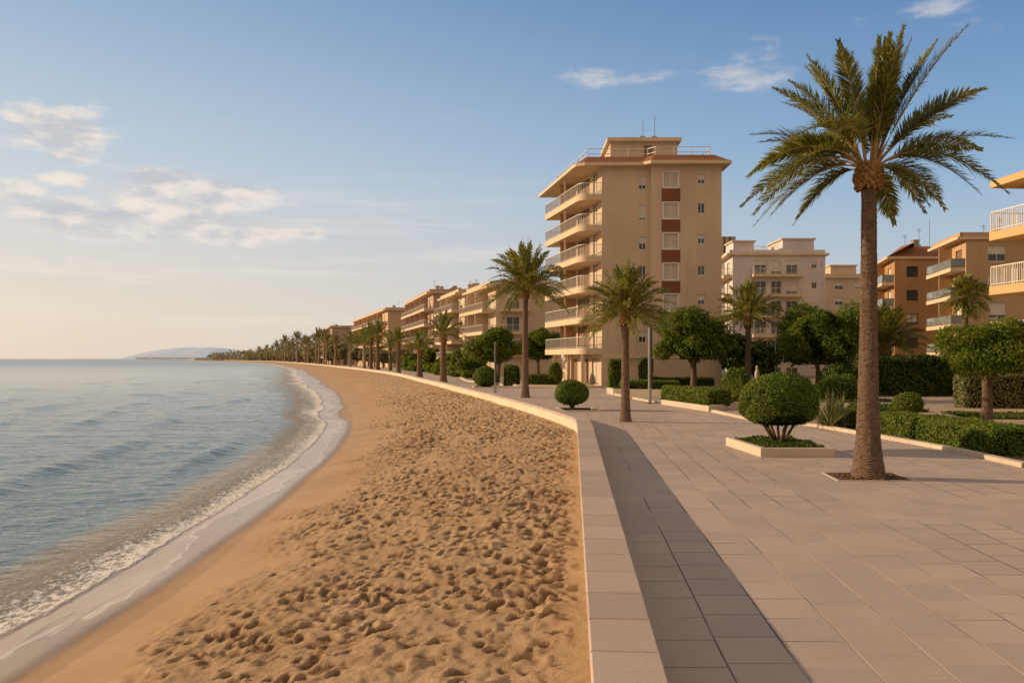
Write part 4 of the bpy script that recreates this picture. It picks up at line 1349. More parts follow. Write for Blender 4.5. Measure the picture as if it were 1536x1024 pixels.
def tree(name, label, x, y, z0, trunk_h, crown_c, crown_r, n=9000, leaf=.16, mat=None, seed=1, trunk_r=.18, nb=26, group=None, forks=4, lean=0.0, droop=0.0, cat='tree', flat=1.0, multi=1):
    r = np.random.default_rng(seed)
    t = Thing(name, label, cat, (x, y, z0), group)
    C = np.array([x + crown_c[0], y + crown_c[1], z0 + crown_c[2]]); R = np.asarray(crown_r, float)
    blobs = []
    for k in range(nb):
        d = unit(r.normal(0, 1, (1, 3)))[0]
        if d[2] < -.55: d[2] *= .5
        rr = (.35 + .65 * r.random()) ** .5
        c = C + d * rr * R * .84
        s = (.22 + .24 * r.random())
        blobs.append((*c, R[0] * s, R[1] * s, R[2] * s * (1.0 if droop == 0 else 1.2)))
    blobs.append((*C, *(R * .62)))
    P, D = tree_meshes(name, blobs, n, leaf, r)
    m = MB()
    dirs = D * .5 + np.array([[0, 0, .5]]) - np.array([[0, 0, droop]])
    V, q = leaf_cards(P, dirs, leaf, r, .8, 2.1)
    m.arrays(V, q, 0)
    m.mat = 1
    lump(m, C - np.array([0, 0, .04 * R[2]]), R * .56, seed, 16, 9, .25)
    # trunk and limbs
    tm = MB()
    for mm in range(multi):
        an = 2 * PI * mm / max(1, multi) + .6
        bx = math.cos(an) * .14 * (multi > 1); by = math.sin(an) * .14 * (multi > 1)
        top = Vector((x + lean + bx * 4, y + by * 4, z0 + trunk_h))
        pts = [Vector((x + bx, y + by, z0 - .08)), Vector((x + bx + lean * .15, y + by, z0 + trunk_h * .08)), Vector((x + bx * 1.6 + lean * .3 + .04, y + by * 1.6, z0 + trunk_h * .45)), top]
        tr = trunk_r / (1 if multi == 1 else 1.6)
        tm.tube(pts, [tr * 1.5, tr * 1.12, tr * .95, tr * .82], 12)
        for k in range(forks):
            a = 2 * PI * (k + r.random() * .7) / forks
            e = Vector((C[0] + math.cos(a) * R[0] * .55, C[1] + math.sin(a) * R[1] * .55, C[2] + R[2] * r.uniform(-.1, .45)))
            mid = top.lerp(e, .45) + Vector((0, 0, -.06 * R[2]))
            tm.tube([top - Vector((0, 0, .12)), mid, e], [tr * .6, tr * .4, tr * .12], 8)
            for s in (-1, 1):
                e2 = e + Vector((math.cos(a + s) * R[0] * .3, math.sin(a + s) * R[1] * .3, R[2] * .15))
                tm.tube([mid, mid.lerp(e2, .6), e2], [tr * .26, tr * .17, tr * .05], 6)
    t.add('trunk', tm, BARK)
    t.add('crown', m, [mat or LEAF_MID, CORE])
    return t

# ------------------------------------------------------------------ palms
def frond_arrays(fr, r, nl=60, leaf_l=.42, leaf_w=.028, start=.16, vee=.45, droopl=.25, spread3=.4):
    """fr: list of (P0, P1, P2) curves. Leaflets as bent blades on both sides; returns blade quads, tips and stalk bars"""
    Vq = []; Fq = []; Ft = []; base = 0
    stalk = MB()
    for (P0, P1, P2) in fr:
        P0, P1, P2 = map(np.asarray, (P0, P1, P2))
        s = np.linspace(start, 1, nl)
        s = np.clip(s + r.normal(0, .35 / nl, nl), 0, 1)[:, None]
        P = (1 - s) ** 2 * P0 + 2 * s * (1 - s) * P1 + s * s * P2
        T = unit(2 * (1 - s) * (P1 - P0) + 2 * s * (P2 - P1))
        up = np.array([[0, 0, 1.0]])
        side = np.cross(T, up)
        flatv = np.linalg.norm(side, axis=1, keepdims=True)
        alt = unit(np.cross(T, np.array([[math.cos(base), math.sin(base), .1]])))
        side = unit(np.where(flatv > .25, side, side + alt * .6))
        nrm = np.cross(side, T)
        tw = r.normal(0, .45)
        side, nrm = side * math.cos(tw) + nrm * math.sin(tw), nrm * math.cos(tw) - side * math.sin(tw)
        prof = np.clip(np.sin(np.clip(s * 1.08 - .02, 0, 1) * PI) ** .55, .3, 1) * np.where(s > .8, 1 - (s - .8) * 1.6, 1) * np.clip((s - start) / .12 + .35, .35, 1)
        tip_f = .75 + .9 * s
        for sg in (-1, 1):
            jit = r.normal(0, .10, (nl, 3))
            vv = vee + r.choice([-.55, .1, .75], (nl, 1)) * spread3 + r.normal(0, .15, (nl, 1))
            D = unit(side * sg + T * tip_f + nrm * vv + jit)
            Ln = leaf_l * prof * (.8 + .4 * r.random((nl, 1)))
            wv = unit(np.cross(D, nrm)) * leaf_w * (.8 + .4 * r.random((nl, 1)))
            M = P + D * Ln * .55
            tip = P + D * Ln - np.array([[0, 0, 1]]) * Ln * droopl * (.5 + r.random((nl, 1)))
            V = np.stack([P - wv * .6, P + wv * .6, M + wv, M - wv, tip], 1).reshape(-1, 3)
            i = base + np.arange(nl)[:, None] * 5
            Vq.append(V); Fq.append(i + np.array([[0, 1, 2, 3]])); Ft.append(i + np.array([[3, 2, 4]]))
            base += 5 * nl
        ss = np.linspace(0, 1, 9)[:, None]
        C = (1 - ss) ** 2 * P0 + 2 * ss * (1 - ss) * P1 + ss * ss * P2
        L = np.linalg.norm(P2 - P0)
        stalk.tube([tuple(c) for c in C], list(np.linspace(.0085 * L, .001 * L, 9)), 5)
    return np.concatenate(Vq), np.concatenate(Fq), np.concatenate(Ft), stalk

def crown_mesh(fr, r, **kw):
    V, q, t3, stalk = frond_arrays(fr, r, **kw)
    m = MB()
    i = len(m.v)
    m.v.extend(map(tuple, V))
    m.f.extend(q.tolist()); m.f.extend(t3.tolist()); m.mi.extend([0] * (len(q) + len(t3)))
    m.mat = 1
    m.arrays(stalk.v, np.array([f for f in stalk.f if len(f) == 4]), 1)
    return m

def trunk_mesh(x, y, z0, pts_r, bend=(0, 0), pitch=.075, seg=26, depth=.035, seed=0):
    """palm trunk with rows of cut leaf scars; pts_r: (height, radius) pairs"""
    r = np.random.default_rng(seed)
    hs = [p[0] for p in pts_r]; rs = [p[1] for p in pts_r]
    H = hs[-1]
    nr = int(H / pitch * 3)
    z = np.linspace(0, H, nr)
    a = np.linspace(0, 2 * PI, seg, endpoint=False)
    Zg, A = np.meshgrid(z, a, indexing='ij')
    col = np.arange(seg)
    ph = Zg / pitch + (col % 2)[None, :] * .5 + r.random(seg)[None, :] * .25
    saw = ph - np.floor(ph)
    rad = np.interp(Zg, hs, rs)
    rowr = r.random((int(H / pitch) + 4, seg))
    k = rowr[np.clip(np.floor(ph).astype(int), 0, rowr.shape[0] - 1), col[None, :]]
    scar = (saw ** 1.5 - .35) * depth * (.6 + .8 * k)
    Rr = rad * (1 + .03 * (fbm(Zg * 1.4, A * 1.2, seed + 3, 3) - .5)) + scar
    t = Zg / H
    X = x + bend[0] * np.sin(t * PI * .5) ** 2 + Rr * np.cos(A); Y = y + bend[1] * t * t + Rr * np.sin(A)
    m = MB()
    i = np.arange(nr * seg).reshape(nr, seg); j = np.roll(i, -1, 1)
    q = np.stack([i[:-1], j[:-1], j[1:], i[1:]], -1).reshape(-1, 4)
    m.arrays(np.stack([X, Y, z0 + Zg], -1).reshape(-1, 3), q)
    edge = np.clip((saw - .72) / .28, 0, 1) * (.5 + .5 * k)
    return m, edge.ravel()

def boss_mesh(x, y, z, rad, h, r, n=90):
    """swollen head of cut leaf bases under the crown"""
    m = MB()
    lump(m, (x, y, z), (rad * .86, rad * .86, h * .5), 5, 16, 9, .04)
    for k in range(n):
        v = (k + .5) / n; a = k * 2.39996
        zz = z - h * .5 + v * h
        rr = rad * (.74 + .26 * math.sin(PI * min(1, v * .9 + .1)))
        c = (x + math.cos(a) * rr * .92, y + math.sin(a) * rr * .92, zz)
        s = rad * r.uniform(.15, .26)
        lump(m, c, (s, s, s * r.uniform(.9, 1.5)), k, 7, 5, .18)
    return m

def big_palm():
    x, y = 7.5, 16.85; r = np.random.default_rng(23)
    t = Thing('palm_tree', 'tall foremost date palm with a thick scaly trunk and wide feathery crown against the sky', 'palm tree', (x, y, 0))
    hz = 6.42
    tm, edge = trunk_mesh(x, y, -.05, [(0, .36), (.12, .34), (.4, .29), (.9, .235), (1.8, .20), (3.2, .17), (4.8, .152), (5.9, .145), (6.1, .155)], (.02, 0), .052, 34, .026, 3)
    t.add('trunk', tm, PALM_BARK, attr={'edge': edge})
    m = boss_mesh(x + .02, y, 6.33, .285, .52, random.Random(4), 100)
    t.add('leaf_base_head', m, BOSS)
    h = np.array([x + .02, y, 6.52])
    tips = [(.4, 2.68), (-.28, 2.52), (-1.0, 2.45), (-1.45, 2.2), (.25, 2.2), (-1.84, 1.84), (-2.36, .82), (-2.6, -.23), (-2.4, -.72), (-2.27, -1.14), (-1.26, -1.03), (.7, 2.55),
            (1.68, 2.70), (2.6, 1.75), (2.24, 1.35), (2.9, .56), (2.7, -.6), (1.87, -.77), (.96, -1.03)]
    fr = []
    def add(dx, dy, dz, jit=.0):
        L = math.sqrt(dx * dx + dy * dy + dz * dz); hor = math.hypot(dx, dy)
        p0 = h + np.array([dx, dy, 0]) / max(hor, .3) * .12 * min(1, hor)
        p1 = h + np.array([dx * .46, dy * .46, dz * .5 + .40 * hor * (1.05 if dz < .3 else .5)])
        fr.append((p0, p1, h + np.array([dx, dy, dz])))
    for k, (dx, dz) in enumerate(tips):
        add(dx, (-.7, .5, .9, -.4)[k % 4] * (1 if abs(dx) < 2.3 else .5), dz)
    for k, (dx, dz) in enumerate(tips):
        add(dx * r.uniform(.84, .97), r.uniform(-1.0, 1.0), dz * .95 + r.uniform(-.12, .2))
    for k in range(16):      # the rest of the crown, all round
        a = 2.39996 * k + .4
        e = [1.25, 1.0, 1.42, .75, .35, 1.15, .1, 1.35][k % 8]
        L = 2.6 + .3 * r.random()
        dx = math.cos(a) * math.cos(e) * L; dy = math.sin(a) * math.cos(e) * L; dz = math.sin(e) * L - .30 * math.cos(e) * L
        if abs(dy) < .5 and abs(dx) > 1.2: dy += .9
        add(dx, dy, dz)
    m = crown_mesh(fr, r, nl=125, leaf_l=.46, leaf_w=.0125, start=.20, vee=.34, droopl=.10)
    t.add('crown', m, [FROND, RACHIS])
big_palm()

def palm(name, label, x, y, heart, crown_r, trunk_r, seed, group=None, nf=44, nl=44, up=1.0, mat=None, z0=0.0, leaf=None, base_flare=1.7, low=-.25, bend=(0, 0), seg=18, lw=.02, boss=True):
    r = np.random.default_rng(seed)
    t = Thing(name, label, 'palm tree', (x, y, z0), group)
    H = heart - z0
    crown_r *= 1.25
    tm, edge = trunk_mesh(x, y, z0 - .05, [(0, trunk_r * base_flare), (.25, trunk_r * (1 + (base_flare - 1) * .55)), (min(.9, H * .3), trunk_r * 1.12), (H * .55, trunk_r), (H * .86, trunk_r * .86), (H, trunk_r * 1.1)],
                          bend, .075 if y < 60 else .16, seg, trunk_r * .12, seed)
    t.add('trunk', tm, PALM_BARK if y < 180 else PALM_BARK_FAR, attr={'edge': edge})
    hx = x + bend[0]; hy = y + bend[1]
    if boss:
        t.add('leaf_base_head', boss_mesh(hx, hy, heart - .05, trunk_r * 1.45, trunk_r * 3.2, random.Random(seed), 40 if y < 70 else 16), BOSS)
    h = np.array([hx, hy, heart + trunk_r * .9])
    fr = []
    for k in range(nf):
        v = (k + .5) / nf
        a = k * 2.39996 + seed
        e = 1.45 - (1.45 - low) * v ** 1.15 + r.normal(0, .07)
        L = crown_r * (1.02 + .14 * r.random()) * (1.0 if e < 1.1 else .98) * (1 + .12 * up * math.sin(max(e, 0)))
        ce, se = math.cos(e), math.sin(e)
        dx, dy, dz = math.cos(a) * ce * L, math.sin(a) * ce * L, se * L
        p1 = h + np.array([dx * .5, dy * .5, dz * .55 + .20 * L * ce])
        p2 = h + np.array([dx, dy, dz - .28 * L * ce])
        fr.append((h + np.array([dx, dy, 0]) / L * trunk_r * .5, p1, p2))
    m = crown_mesh(fr, r, nl=nl, leaf_l=leaf or crown_r * .19, leaf_w=lw, start=.14, vee=.35, droopl=.2)
    t.add('crown', m, [mat or FROND, RACHIS])
    return t

palm('palm_tree', 'short date palm on the open paving, in front of the apartment tower', 4.52, 31.9, 4.05, 1.55, .158, 31, nf=66, nl=60, up=1.0, lw=.0155, leaf=.36)
palm('palm_tree', 'tall slim date palm beside the sea wall, just left of the apartment tower', .86, 51.7, 6.75, 2.3, .195, 37, nf=66, nl=60, lw=.023, leaf=.52, base_flare=1.8)
palm('palm_tree', 'stout date palm by the sea wall, third palm counting back along the wall', -7.25, 84.5, 4.6, 2.0, .30, 41, nf=40, nl=40, lw=.024, mat=FROND2, seg=14)
palm('palm_tree', 'stubby low palm by the sea wall, left of the stout one', -11.9, 103, 3.5, 1.9, .33, 43, nf=36, nl=34, lw=.028, mat=FROND2, seg=12)
palm('palm_tree', 'wide-crowned palm by the sea wall, between the stubby palm and the close pair', -19.3, 136, 5.0, 2.0, .32, 47, nf=36, nl=32, lw=.034, mat=FROND2, seg=12)
palm('palm_tree', 'right palm of the close pair standing at the sea wall', -27.0, 161, 6.7, 2.5, .40, 53, nf=36, nl=30, lw=.042, mat=FROND2, seg=10)
palm('palm_tree', 'left palm of the close pair standing at the sea wall', -29.6, 168, 6.4, 2.6, .36, 59, nf=36, nl=30, lw=.042, mat=FROND2, seg=10)
palm('palm_tree', 'smaller palm set back from the wall, just right of the close pair', -26.3, 173, 4.6, 2.2, .28, 61, nf=32, nl=28, lw=.042, mat=FROND2, seg=10)
palm('palm_tree', 'mid-height palm in the garden bed before the pale stepped block', 17.7, 60.0, 5.25, 2.15, .22, 67, nf=64, nl=50, lw=.026, leaf=.48)
palm('palm_tree', 'squat feathery palm behind the dark hedge, right beside the foremost trunk', 27.9, 60.0, 2.9, 2.5, .36, 71, nf=60, nl=52, lw=.032, leaf=.6, base_flare=1.3, low=.0, mat=FROND2)
palm('palm_tree', 'bushy-headed palm rising above the small-leaved tree at the right edge', 34.0, 60.0, 6.9, 1.35, .22, 73, nf=46, nl=34, lw=.03, low=-1.1, leaf=.55, up=.6)

# far palms lining the promenade: a few crowns, copied
protos = []
r0 = random.Random(12)
def far_spot(px, Y):
    return ((px - 768) / F * Y, Y)
FARL = ('distant palm in the hazy row behind the far beach, left of the apartment blocks', 'palms lining the far promenade')
far = [(539, 187, 5.6), (546, 192, 6.2), (525, 225, 6.6), (503, 285, 8.0), (489, 300, 9.6), (486, 320, 10.5), (468, 335, 10.2), (463, 350, 10.0), 
       (447, 400, 9.5), (440, 420, 11.5), (427, 480, 10.5), (420, 520, 9.5), (413, 560, 10), (405, 600, 10.5), (397, 640, 10), (388, 700, 10), (380, 740, 11), (371, 800, 11), (362, 860, 11), (352, 930, 12)]
for k, (px, Y, h) in enumerate(far):
    X, Y = far_spot(px, Y)
    X = max(X, float(wall_x(Y)) + 1.6)
    if Y > 440: h *= 1.12
    if k < 4:
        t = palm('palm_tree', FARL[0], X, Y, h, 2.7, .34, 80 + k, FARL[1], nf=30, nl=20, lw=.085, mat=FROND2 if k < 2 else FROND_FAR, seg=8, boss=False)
        protos.append((t, h))
    else:
        t, h0 = protos[r0.choice([2, 3]) if Y > 260 else r0.choice([0, 1, 2])]
        s = h / h0 * r0.uniform(.78, 1.12)
        copy_tree(t.o, (X, Y, 0), r0.uniform(0, 6.3), (s * r0.uniform(.65, 1.1), s * r0.uniform(.65, 1.1), s), FARL[0], FARL[1])

# ------------------------------------------------------------------ broadleaf trees
tree('round_tree', 'dense dark-green round tree close against the right side of the apartment tower', 13.6, 60, 0, 2.1, (-.05, 0, 4.05), (3.15, 2.8, 2.4), 40000, .105, LEAF_MID, 3, .26, 30)
tree('large_tree', 'largest leafy tree, its broad crown between the mid-height palm and the foremost palm trunk', 22.7, 58, 0, 2.0, (-.1, 0, 4.25), (3.35, 3.0, 2.7), 44000, .10, LEAF_MID, 5, .22, 36, multi=3, forks=3)
tree('small_tree', 'small airy light-green tree on a bare ridged trunk behind the foremost hedge', 18.15, 30.6, 0, 1.75, (.25, 0, 2.8), (2.0, 1.75, 1.15), 30000, .062, LEAF_FRESH, 8, .19, 30, forks=5, droop=.35)
tree('bushy_tree', 'dark spreading tree filling the corner between the large tree and the right side blocks', 27.5, 72, 0, 2.0, (0, 0, 3.6), (3.6, 3, 2.4), 9000, .24, LEAF_DARK, 12, .2, 24)
tree('bushy_tree', 'low dark tree in the shade behind the mid-height palm', 20.2, 69, 0, 1.5, (0, 0, 2.5), (2.9, 2.2, 1.9), 8000, .22, LEAF_DARK, 14, .18, 20)
tree('bushy_tree', 'shaded tree tucked behind the round tree by the tower', 17.2, 75, 0, 1.5, (1.4, 0, 2.6), (2.2, 2.2, 2.0), 6000, .22, LEAF_DARK, 15, .18, 20)
# trees left of the tower
tree('spreading_tree', 'broad bright-green tree filling the gap left of the tall slim palm', -1.6, 88, 0, 1.9, (-.3, 0, 3.7), (3.4, 3, 2.3), 24000, .14, LEAF_FRESH, 21, .2, 30, lean=.2)
tree('spreading_tree', 'bright tree squeezed between the tall slim palm and the apartment tower', 3.0, 93, 0, 2, (.1, 0, 3.9), (2.6, 2.2, 2.2), 18000, .14, LEAF_FRESH, 22, .2, 26)
tree('spreading_tree', 'low tree directly behind the farther clipped dome shrub', -4.6, 96, 0, 1.6, (-.6, 0, 2.3), (2.2, 2, 1.7), 14000, .14, LEAF_MID, 23, .18, 22)
ROWL = ('leafy tree in front of the beach row of apartment blocks', 'street trees before the beach row')
rowt = []
for k, (px, Y, h, w) in enumerate([(683, 128, 3.4, 2.3), (672, 138, 3.0, 2.2), (648, 150, 4.2, 2.6), (640, 165, 3.4, 2.8), (622, 172, 3.4, 2.6), (610, 185, 4.6, 2.8), (598, 200, 4.4, 3.0), (575, 215, 5.0, 3.0), (562, 240, 5.5, 3.4), (552, 262, 6.0, 3.4), (534, 285, 6.4, 3.8), (524, 300, 7.6, 4.0),
                                  (516, 310, 8.4, 4.2), (508, 322, 7.2, 4.2), (498, 328, 6.4, 4.2), (519, 330, 9.2, 3.4)]):
    X = (px - 768) / F * Y
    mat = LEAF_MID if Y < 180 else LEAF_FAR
    if k in (0, 5, 8):
        t = tree('street_tree', ROWL[0], X, Y, 0, h * .42, (0, 0, h * .62), (w, w * .9, h * .42), 6500, .3 if Y < 180 else .42, mat, 30 + k, .2, 20, ROWL[1])
        rowt.append((t, h))
    else:
        t, h0 = rowt[-1]
        copy_tree(t.o, (X, Y, 0), r0.uniform(0, 6), (h / h0 * r0.uniform(.85, 1.1), h / h0 * r0.uniform(.85, 1.1), h / h0), ROWL[0], ROWL[1])

# the wood at the far end of the bay reads as one mass
def far_wood():
    r = np.random.default_rng(77)
    m = MB(); Ps = []; Ds = []; S = []
    def mass(n0, y0, y1, hfun, size, depth):
        for k in range(n0):
            Y = y0 + (y1 - y0) * r.random() ** 1.0
            X = float(wall_x(Y)) + 6 + r.random() * depth
            h = hfun(Y) * (.55 + .6 * r.random())
            c = 46
            d = sphere_dirs(c, r)
            w = h * r.uniform(.3, .5)
            P = np.array([X, Y, h * .62]) + d * np.array([w, w, h * .42]) * (.6 + .4 * r.random((c, 1)))
            Ps.append(P); Ds.append(d)
            m.mat = 1; m.tube([(X, Y, 0), (X, Y, h * .6)], h * .03, 5)
    mass(150, 345, 620, lambda Y: 12.0, 1.4, 46)
    mass(190, 600, 1150, lambda Y: 15.0, 1.4, 80)
    P = np.concatenate(Ps); D = np.concatenate(Ds)
    V, q = leaf_cards(P, D, 1.5, r, .8, 1.5); m.arrays(V, q, 0)
    o = make_obj('far_wood', m, [LEAF_FAR, BARK]); tag(o, 'hazy strip of mixed trees along the far end of the beach', 'wood', None, 'stuff')
    m = MB(); Ps = []; Ds = []
    for k in range(230):
        Y = 1100 + 900 * r.random(); X = float(wall_x(min(Y, 7000))) + 8 + r.random() * 160; h = 14 * (.6 + .6 * r.random())
        d = sphere_dirs(26, r); Ps.append(np.array([X, Y, h * .5]) + d * np.array([h * .6, h * .6, h * .5])); Ds.append(d)
    V, q = leaf_cards(np.concatenate(Ps), np.concatenate(Ds), 3.2, r, .8, 1.4); m.arrays(V, q, 0)
    o = make_obj('hazy_wood', m, [LEAF_HAZE]); tag(o, 'faint grey-green tree line where the bay bends out of sight', 'wood', None, 'stuff')
far_wood()
# ================================================================== garden, planters, lamps
LAWNM = mat_ground('lawn_soil', (.030, .042, .012), (.05, .07, .02), 4)
PATHM = mat_ground('garden_path', (.36, .27, .205), (.42, .325, .25), .8)

def kerb_strip(name, pts, w, h, label, cat='kerb', mat=None, group=None, dy=0):
    """low stone edging along a polyline"""
    m = MB()
    P = [V2(p) for p in pts]
    nn = []
    for k in range(len(P)):
        d = (P[min(k + 1, len(P) - 1)] - P[max(k - 1, 0)]).normalized(); nn.append(Vector((d.y, -d.x)))
    for k in range(len(P) - 1):
        L = (P[k + 1] - P[k]).length; c = max(1, int(round(L / 1.0)))
        for i in range(c):
            a = P[k].lerp(P[k + 1], i / c); b = P[k].lerp(P[k + 1], (i + 1) / c)
            d = (b - a).normalized() * .004
            na = nn[k].lerp(nn[k + 1], i / c) * w; nb = nn[k].lerp(nn[k + 1], (i + 1) / c) * w
            m.prism([tuple(a + d), tuple(a + d + na), tuple(b - d + nb), tuple(b - d)][::-1] if False else [tuple(a + d), tuple(a + na + d), tuple(b + nb - d), tuple(b - d)], -.05, h + random.uniform(-.003, .003), .012)
    o = make_obj(name, m, mat or STONE)
    return tag(o, label, cat, group)

def planter_box(name, label, poly, h, w=.2, fill='grass', n=2600, cat='planter', leaf=.06):
    """stone rim round a bed"""
    cx = sum(p[0] for p in poly) / len(poly); cy = sum(p[1] for p in poly) / len(poly)
    t = Thing(name, label, cat, (cx, cy, 0))
    q = inset(poly, w); m = MB(); k_ = len(poly)
    for k in range(k_):
        j = (k + 1) % k_
        d = (V2(poly[j]) - V2(poly[k])).normalized() * .003
        m.prism([tuple(V2(poly[k]) + d), tuple(V2(poly[j]) - d), tuple(V2(q[j]) - d), tuple(V2(q[k]) + d)], -.03, h, .015)
    t.add('rim', m, STONE)
    s = MB(); s.poly([(*p, h - .06) for p in q]); t.add('soil', s, SOIL)
    if fill:
        g = MB(); r = np.random.default_rng(int(abs(cx * 10)))
        xs = np.array(q); x0, y0 = xs.min(0); x1, y1 = xs.max(0)
        P = np.stack([x0 + (x1 - x0) * r.random(n), y0 + (y1 - y0) * r.random(n), np.zeros(n)], 1)
        def inside(P):
            ok = np.ones(len(P), bool)
            for a, b in zip(q, q[1:] + q[:1]):
                ok &= ((b[0] - a[0]) * (P[:, 1] - a[1]) - (b[1] - a[1]) * (P[:, 0] - a[0])) > .05
            return ok
        P = P[inside(P)]
        P[:, 2] = h - .05 + .11 * fbm(P[:, 0] * 3, P[:, 1] * 3, 5, 3) * (.5 + r.random(len(P)))
        V, f = leaf_cards(P, np.tile([[0, 0, 1.0]], (len(P), 1)), leaf, r, .9); g.arrays(V, f, 0)
        o = t.add('ground_cover', g, GRASS); o['kind'] = 'stuff'
    return t

def blades(P0, n, length, width, r, mb, spread=.8, up=1.0, mat=0):
    """arching strap leaves from one point"""
    for k in range(n):
        a = r.uniform(0, 2 * PI); e = r.uniform(.35, 1.45)
        d = np.array([math.cos(a) * math.cos(e) * spread, math.sin(a) * math.cos(e) * spread, math.sin(e) * up])
        L = length * r.uniform(.65, 1.1); s = np.array([-math.sin(a), math.cos(a), 0]) * width
        p = [np.asarray(P0) + d * L * t - np.array([0, 0, .35 * L * t * t * math.cos(e)]) for t in (.0, .35, .7, 1.0)]
        V = [p[0] - s * .6, p[0] + s * .6, p[1] + s, p[1] - s, p[2] + s * .7, p[2] - s * .7, p[3]]
        i = len(mb.v); mb.v.extend(map(tuple, V))
        for f in ([0, 1, 2, 3], [3, 2, 4, 5], [5, 4, 6]):
            mb.f.append([i + x for x in f]); mb.mi.append(mat)

def spiky(name, label, x, y, z0, n, length, width, mat, cat='plant', heads=1, seed=0, spread=.8):
    t = Thing(name, label, cat, (x, y, z0)); r = np.random.default_rng(seed + 5)
    m = MB()
    for k in range(heads):
        a = 2 * PI * k / heads; rr = .28 * (heads > 1)
        blades((x + math.cos(a) * rr, y + math.sin(a) * rr, z0), n, length, width, r, m, spread)
    t.add('leaves', m, mat)
    s = MB(); s.tube([(x, y, z0 - .05), (x, y, z0 + .12 * length)], [.06, .04], 7); t.add('stem', s, BARK)
    return t

def bush(name, label, x, y, z0, rad, n, leaf, mat, seed, group=None):
    t = Thing(name, label, 'bush', (x, y, z0), group); r = np.random.default_rng(seed)
    R = np.asarray(rad, float); blobs = []
    for k in range(9):
        d = unit(r.normal(0, 1, (1, 3)))[0]; d[2] = abs(d[2])
        blobs.append((x + d[0] * R[0] * .55, y + d[1] * R[1] * .55, z0 + R[2] * .4 + d[2] * R[2] * .35, *(R * r.uniform(.4, .6))))
    P, D = tree_meshes(name, blobs, n, leaf, r, .36, .7)
    P[:, 2] = np.maximum(P[:, 2], z0 + .02)
    m = MB(); V, q = leaf_cards(P, D + np.array([[0, 0, .4]]), leaf, r, .8); m.arrays(V, q, 0)
    m.mat = 1; lump(m, (x, y, z0 + R[2] * .42), R * np.array([.72, .72, .5]), seed, 14, 8, .15, z0 + .01)
    t.add('foliage', m, [mat, CORE])
    s = MB()
    for k in range(4):
        a = k * 1.7; s.tube([(x + .05 * math.cos(a), y + .05 * math.sin(a), z0 - .05), (x + R[0] * .35 * math.cos(a), y + R[1] * .35 * math.sin(a), z0 + R[2] * .6)], [.03, .015], 6)
    t.add('stem', s, BARK)
    return t

# ------------------------------------------------------------------ beds and paths right of the kerb
def surface(name, poly, z, mat, kind='structure'):
    m = MB(); m.poly([(*p, z) for p in poly]); o = make_obj(name, m, mat); o['kind'] = kind
    return o
surface('garden_path', [(11.9, 17.6), (62, 17.6), (62, 74), (19.2, 74), (19.2, 56), (9.0, 56), (9.3, 44), (9.9, 38), (9.9, 33), (11.2, 30), (11.8, 24)], .006, PATHM)
kerb_strip('garden_kerb', [(11.72, 18.4), (11.78, 20), (11.86, 21.5), (11.62, 24.6), (11.1, 29.5), (10.35, 31.1), (9.62, 32.9), (9.36, 37.6)], .24, .11,
           'long low stone edging that separates the paving from the foremost hedge and the spiky plant', 'kerb')
kerb_strip('kerb_block', [(11.72, 18.28), (13.2, 17.9), (15.5, 17.6)], .3, .16, 'raised kerb end at the right edge, in front of the foremost hedge', 'kerb')
surface('hedge_bed', [(11.98, 18.9), (14.0, 18.6), (13.9, 24), (13.2, 31), (11.4, 31), (11.5, 29.5), (11.95, 24)], .012, SOIL)

hedge('clipped_hedge', 'foremost long clipped box hedge at the right edge, nearest the paving', 13.05, 22.35, 1.65, 3.75, .01, .72, .02, None, .042, .2, LEAF_BOX)
hedge('clipped_hedge', 'short clipped hedge section right of the foremost palm trunk, butting the long hedge', 12.75, 25.85, 1.35, 2.9, .01, .72, .04, None, .045, .2, LEAF_BOX)
hedge('clipped_hedge', 'low hedge piece left of the foremost palm trunk, behind the spiky plant', 12.6, 29.5, 1.0, 2.6, .01, .62, .08, None, .05, .2, LEAF_BOX)
spiky('spiky_plant', 'pale grey-green spiky plant between the clipped dome in its planter and the foremost palm trunk', 11.5, 28.75, .03, 80, 1.55, .036, LEAF_GREY, heads=3, seed=3)
clipped_ball('clipped_ball', 'small clipped ball of box standing behind the long foremost hedge', 17.35, 35, 0, (.60, .60, .50), .52, n=6500, leaf=.05, flat=.85)
clipped_ball('clipped_dome', 'large clipped dome on several bare stems, growing in the square stone planter', 7.28, 21.9, .18, (1.0, .98, .84), 1.24, n=26000, leaf=.036, flat=.66, stems=[(0, 0), (.5, .1), (-.5, .2), (.2, -.5), (-.2, .5), (.75, -.2), (-.75, -.1)], power=2.35)
planter_box('stone_planter', 'square stone planter under the large clipped dome, in front of the foremost palm', [(6.33, 20.35), (8.22, 20.35), (8.22, 23.2), (6.2, 23.2)], .23, .17, n=7000, leaf=.045)

# tree pit of the foremost palm
t = Thing('tree_pit', 'patch of bare soil in the paving round the foot of the foremost palm', 'tree pit', (7.5, 16.85, 0))
m = MB(); q = [(6.72, 16.42), (8.22, 16.42), (8.34, 17.55), (6.85, 17.55)]
m.poly([(*p, .008) for p in q]); t.add('soil', m, SOIL)
m = MB(); q2 = inset(q, -.05)
for k in range(4):
    j = (k + 1) % 4; m.prism([q2[k], q2[j], q[j], q[k]], -.02, .012)
t.add('stone_edge', m, STONE)
m = MB(); rr = np.random.default_rng(9)
for k in range(160):
    a = rr.uniform(0, 2 * PI); d = rr.uniform(.36, .62); lump(m, (7.5 + d * math.cos(a), 16.9 + .8 * d * math.sin(a), .01), (rr.uniform(.01, .04),) * 3, k, 6, 4, .3)
t.add('soil_crumbs', m, SOIL)['kind'] = 'stuff'

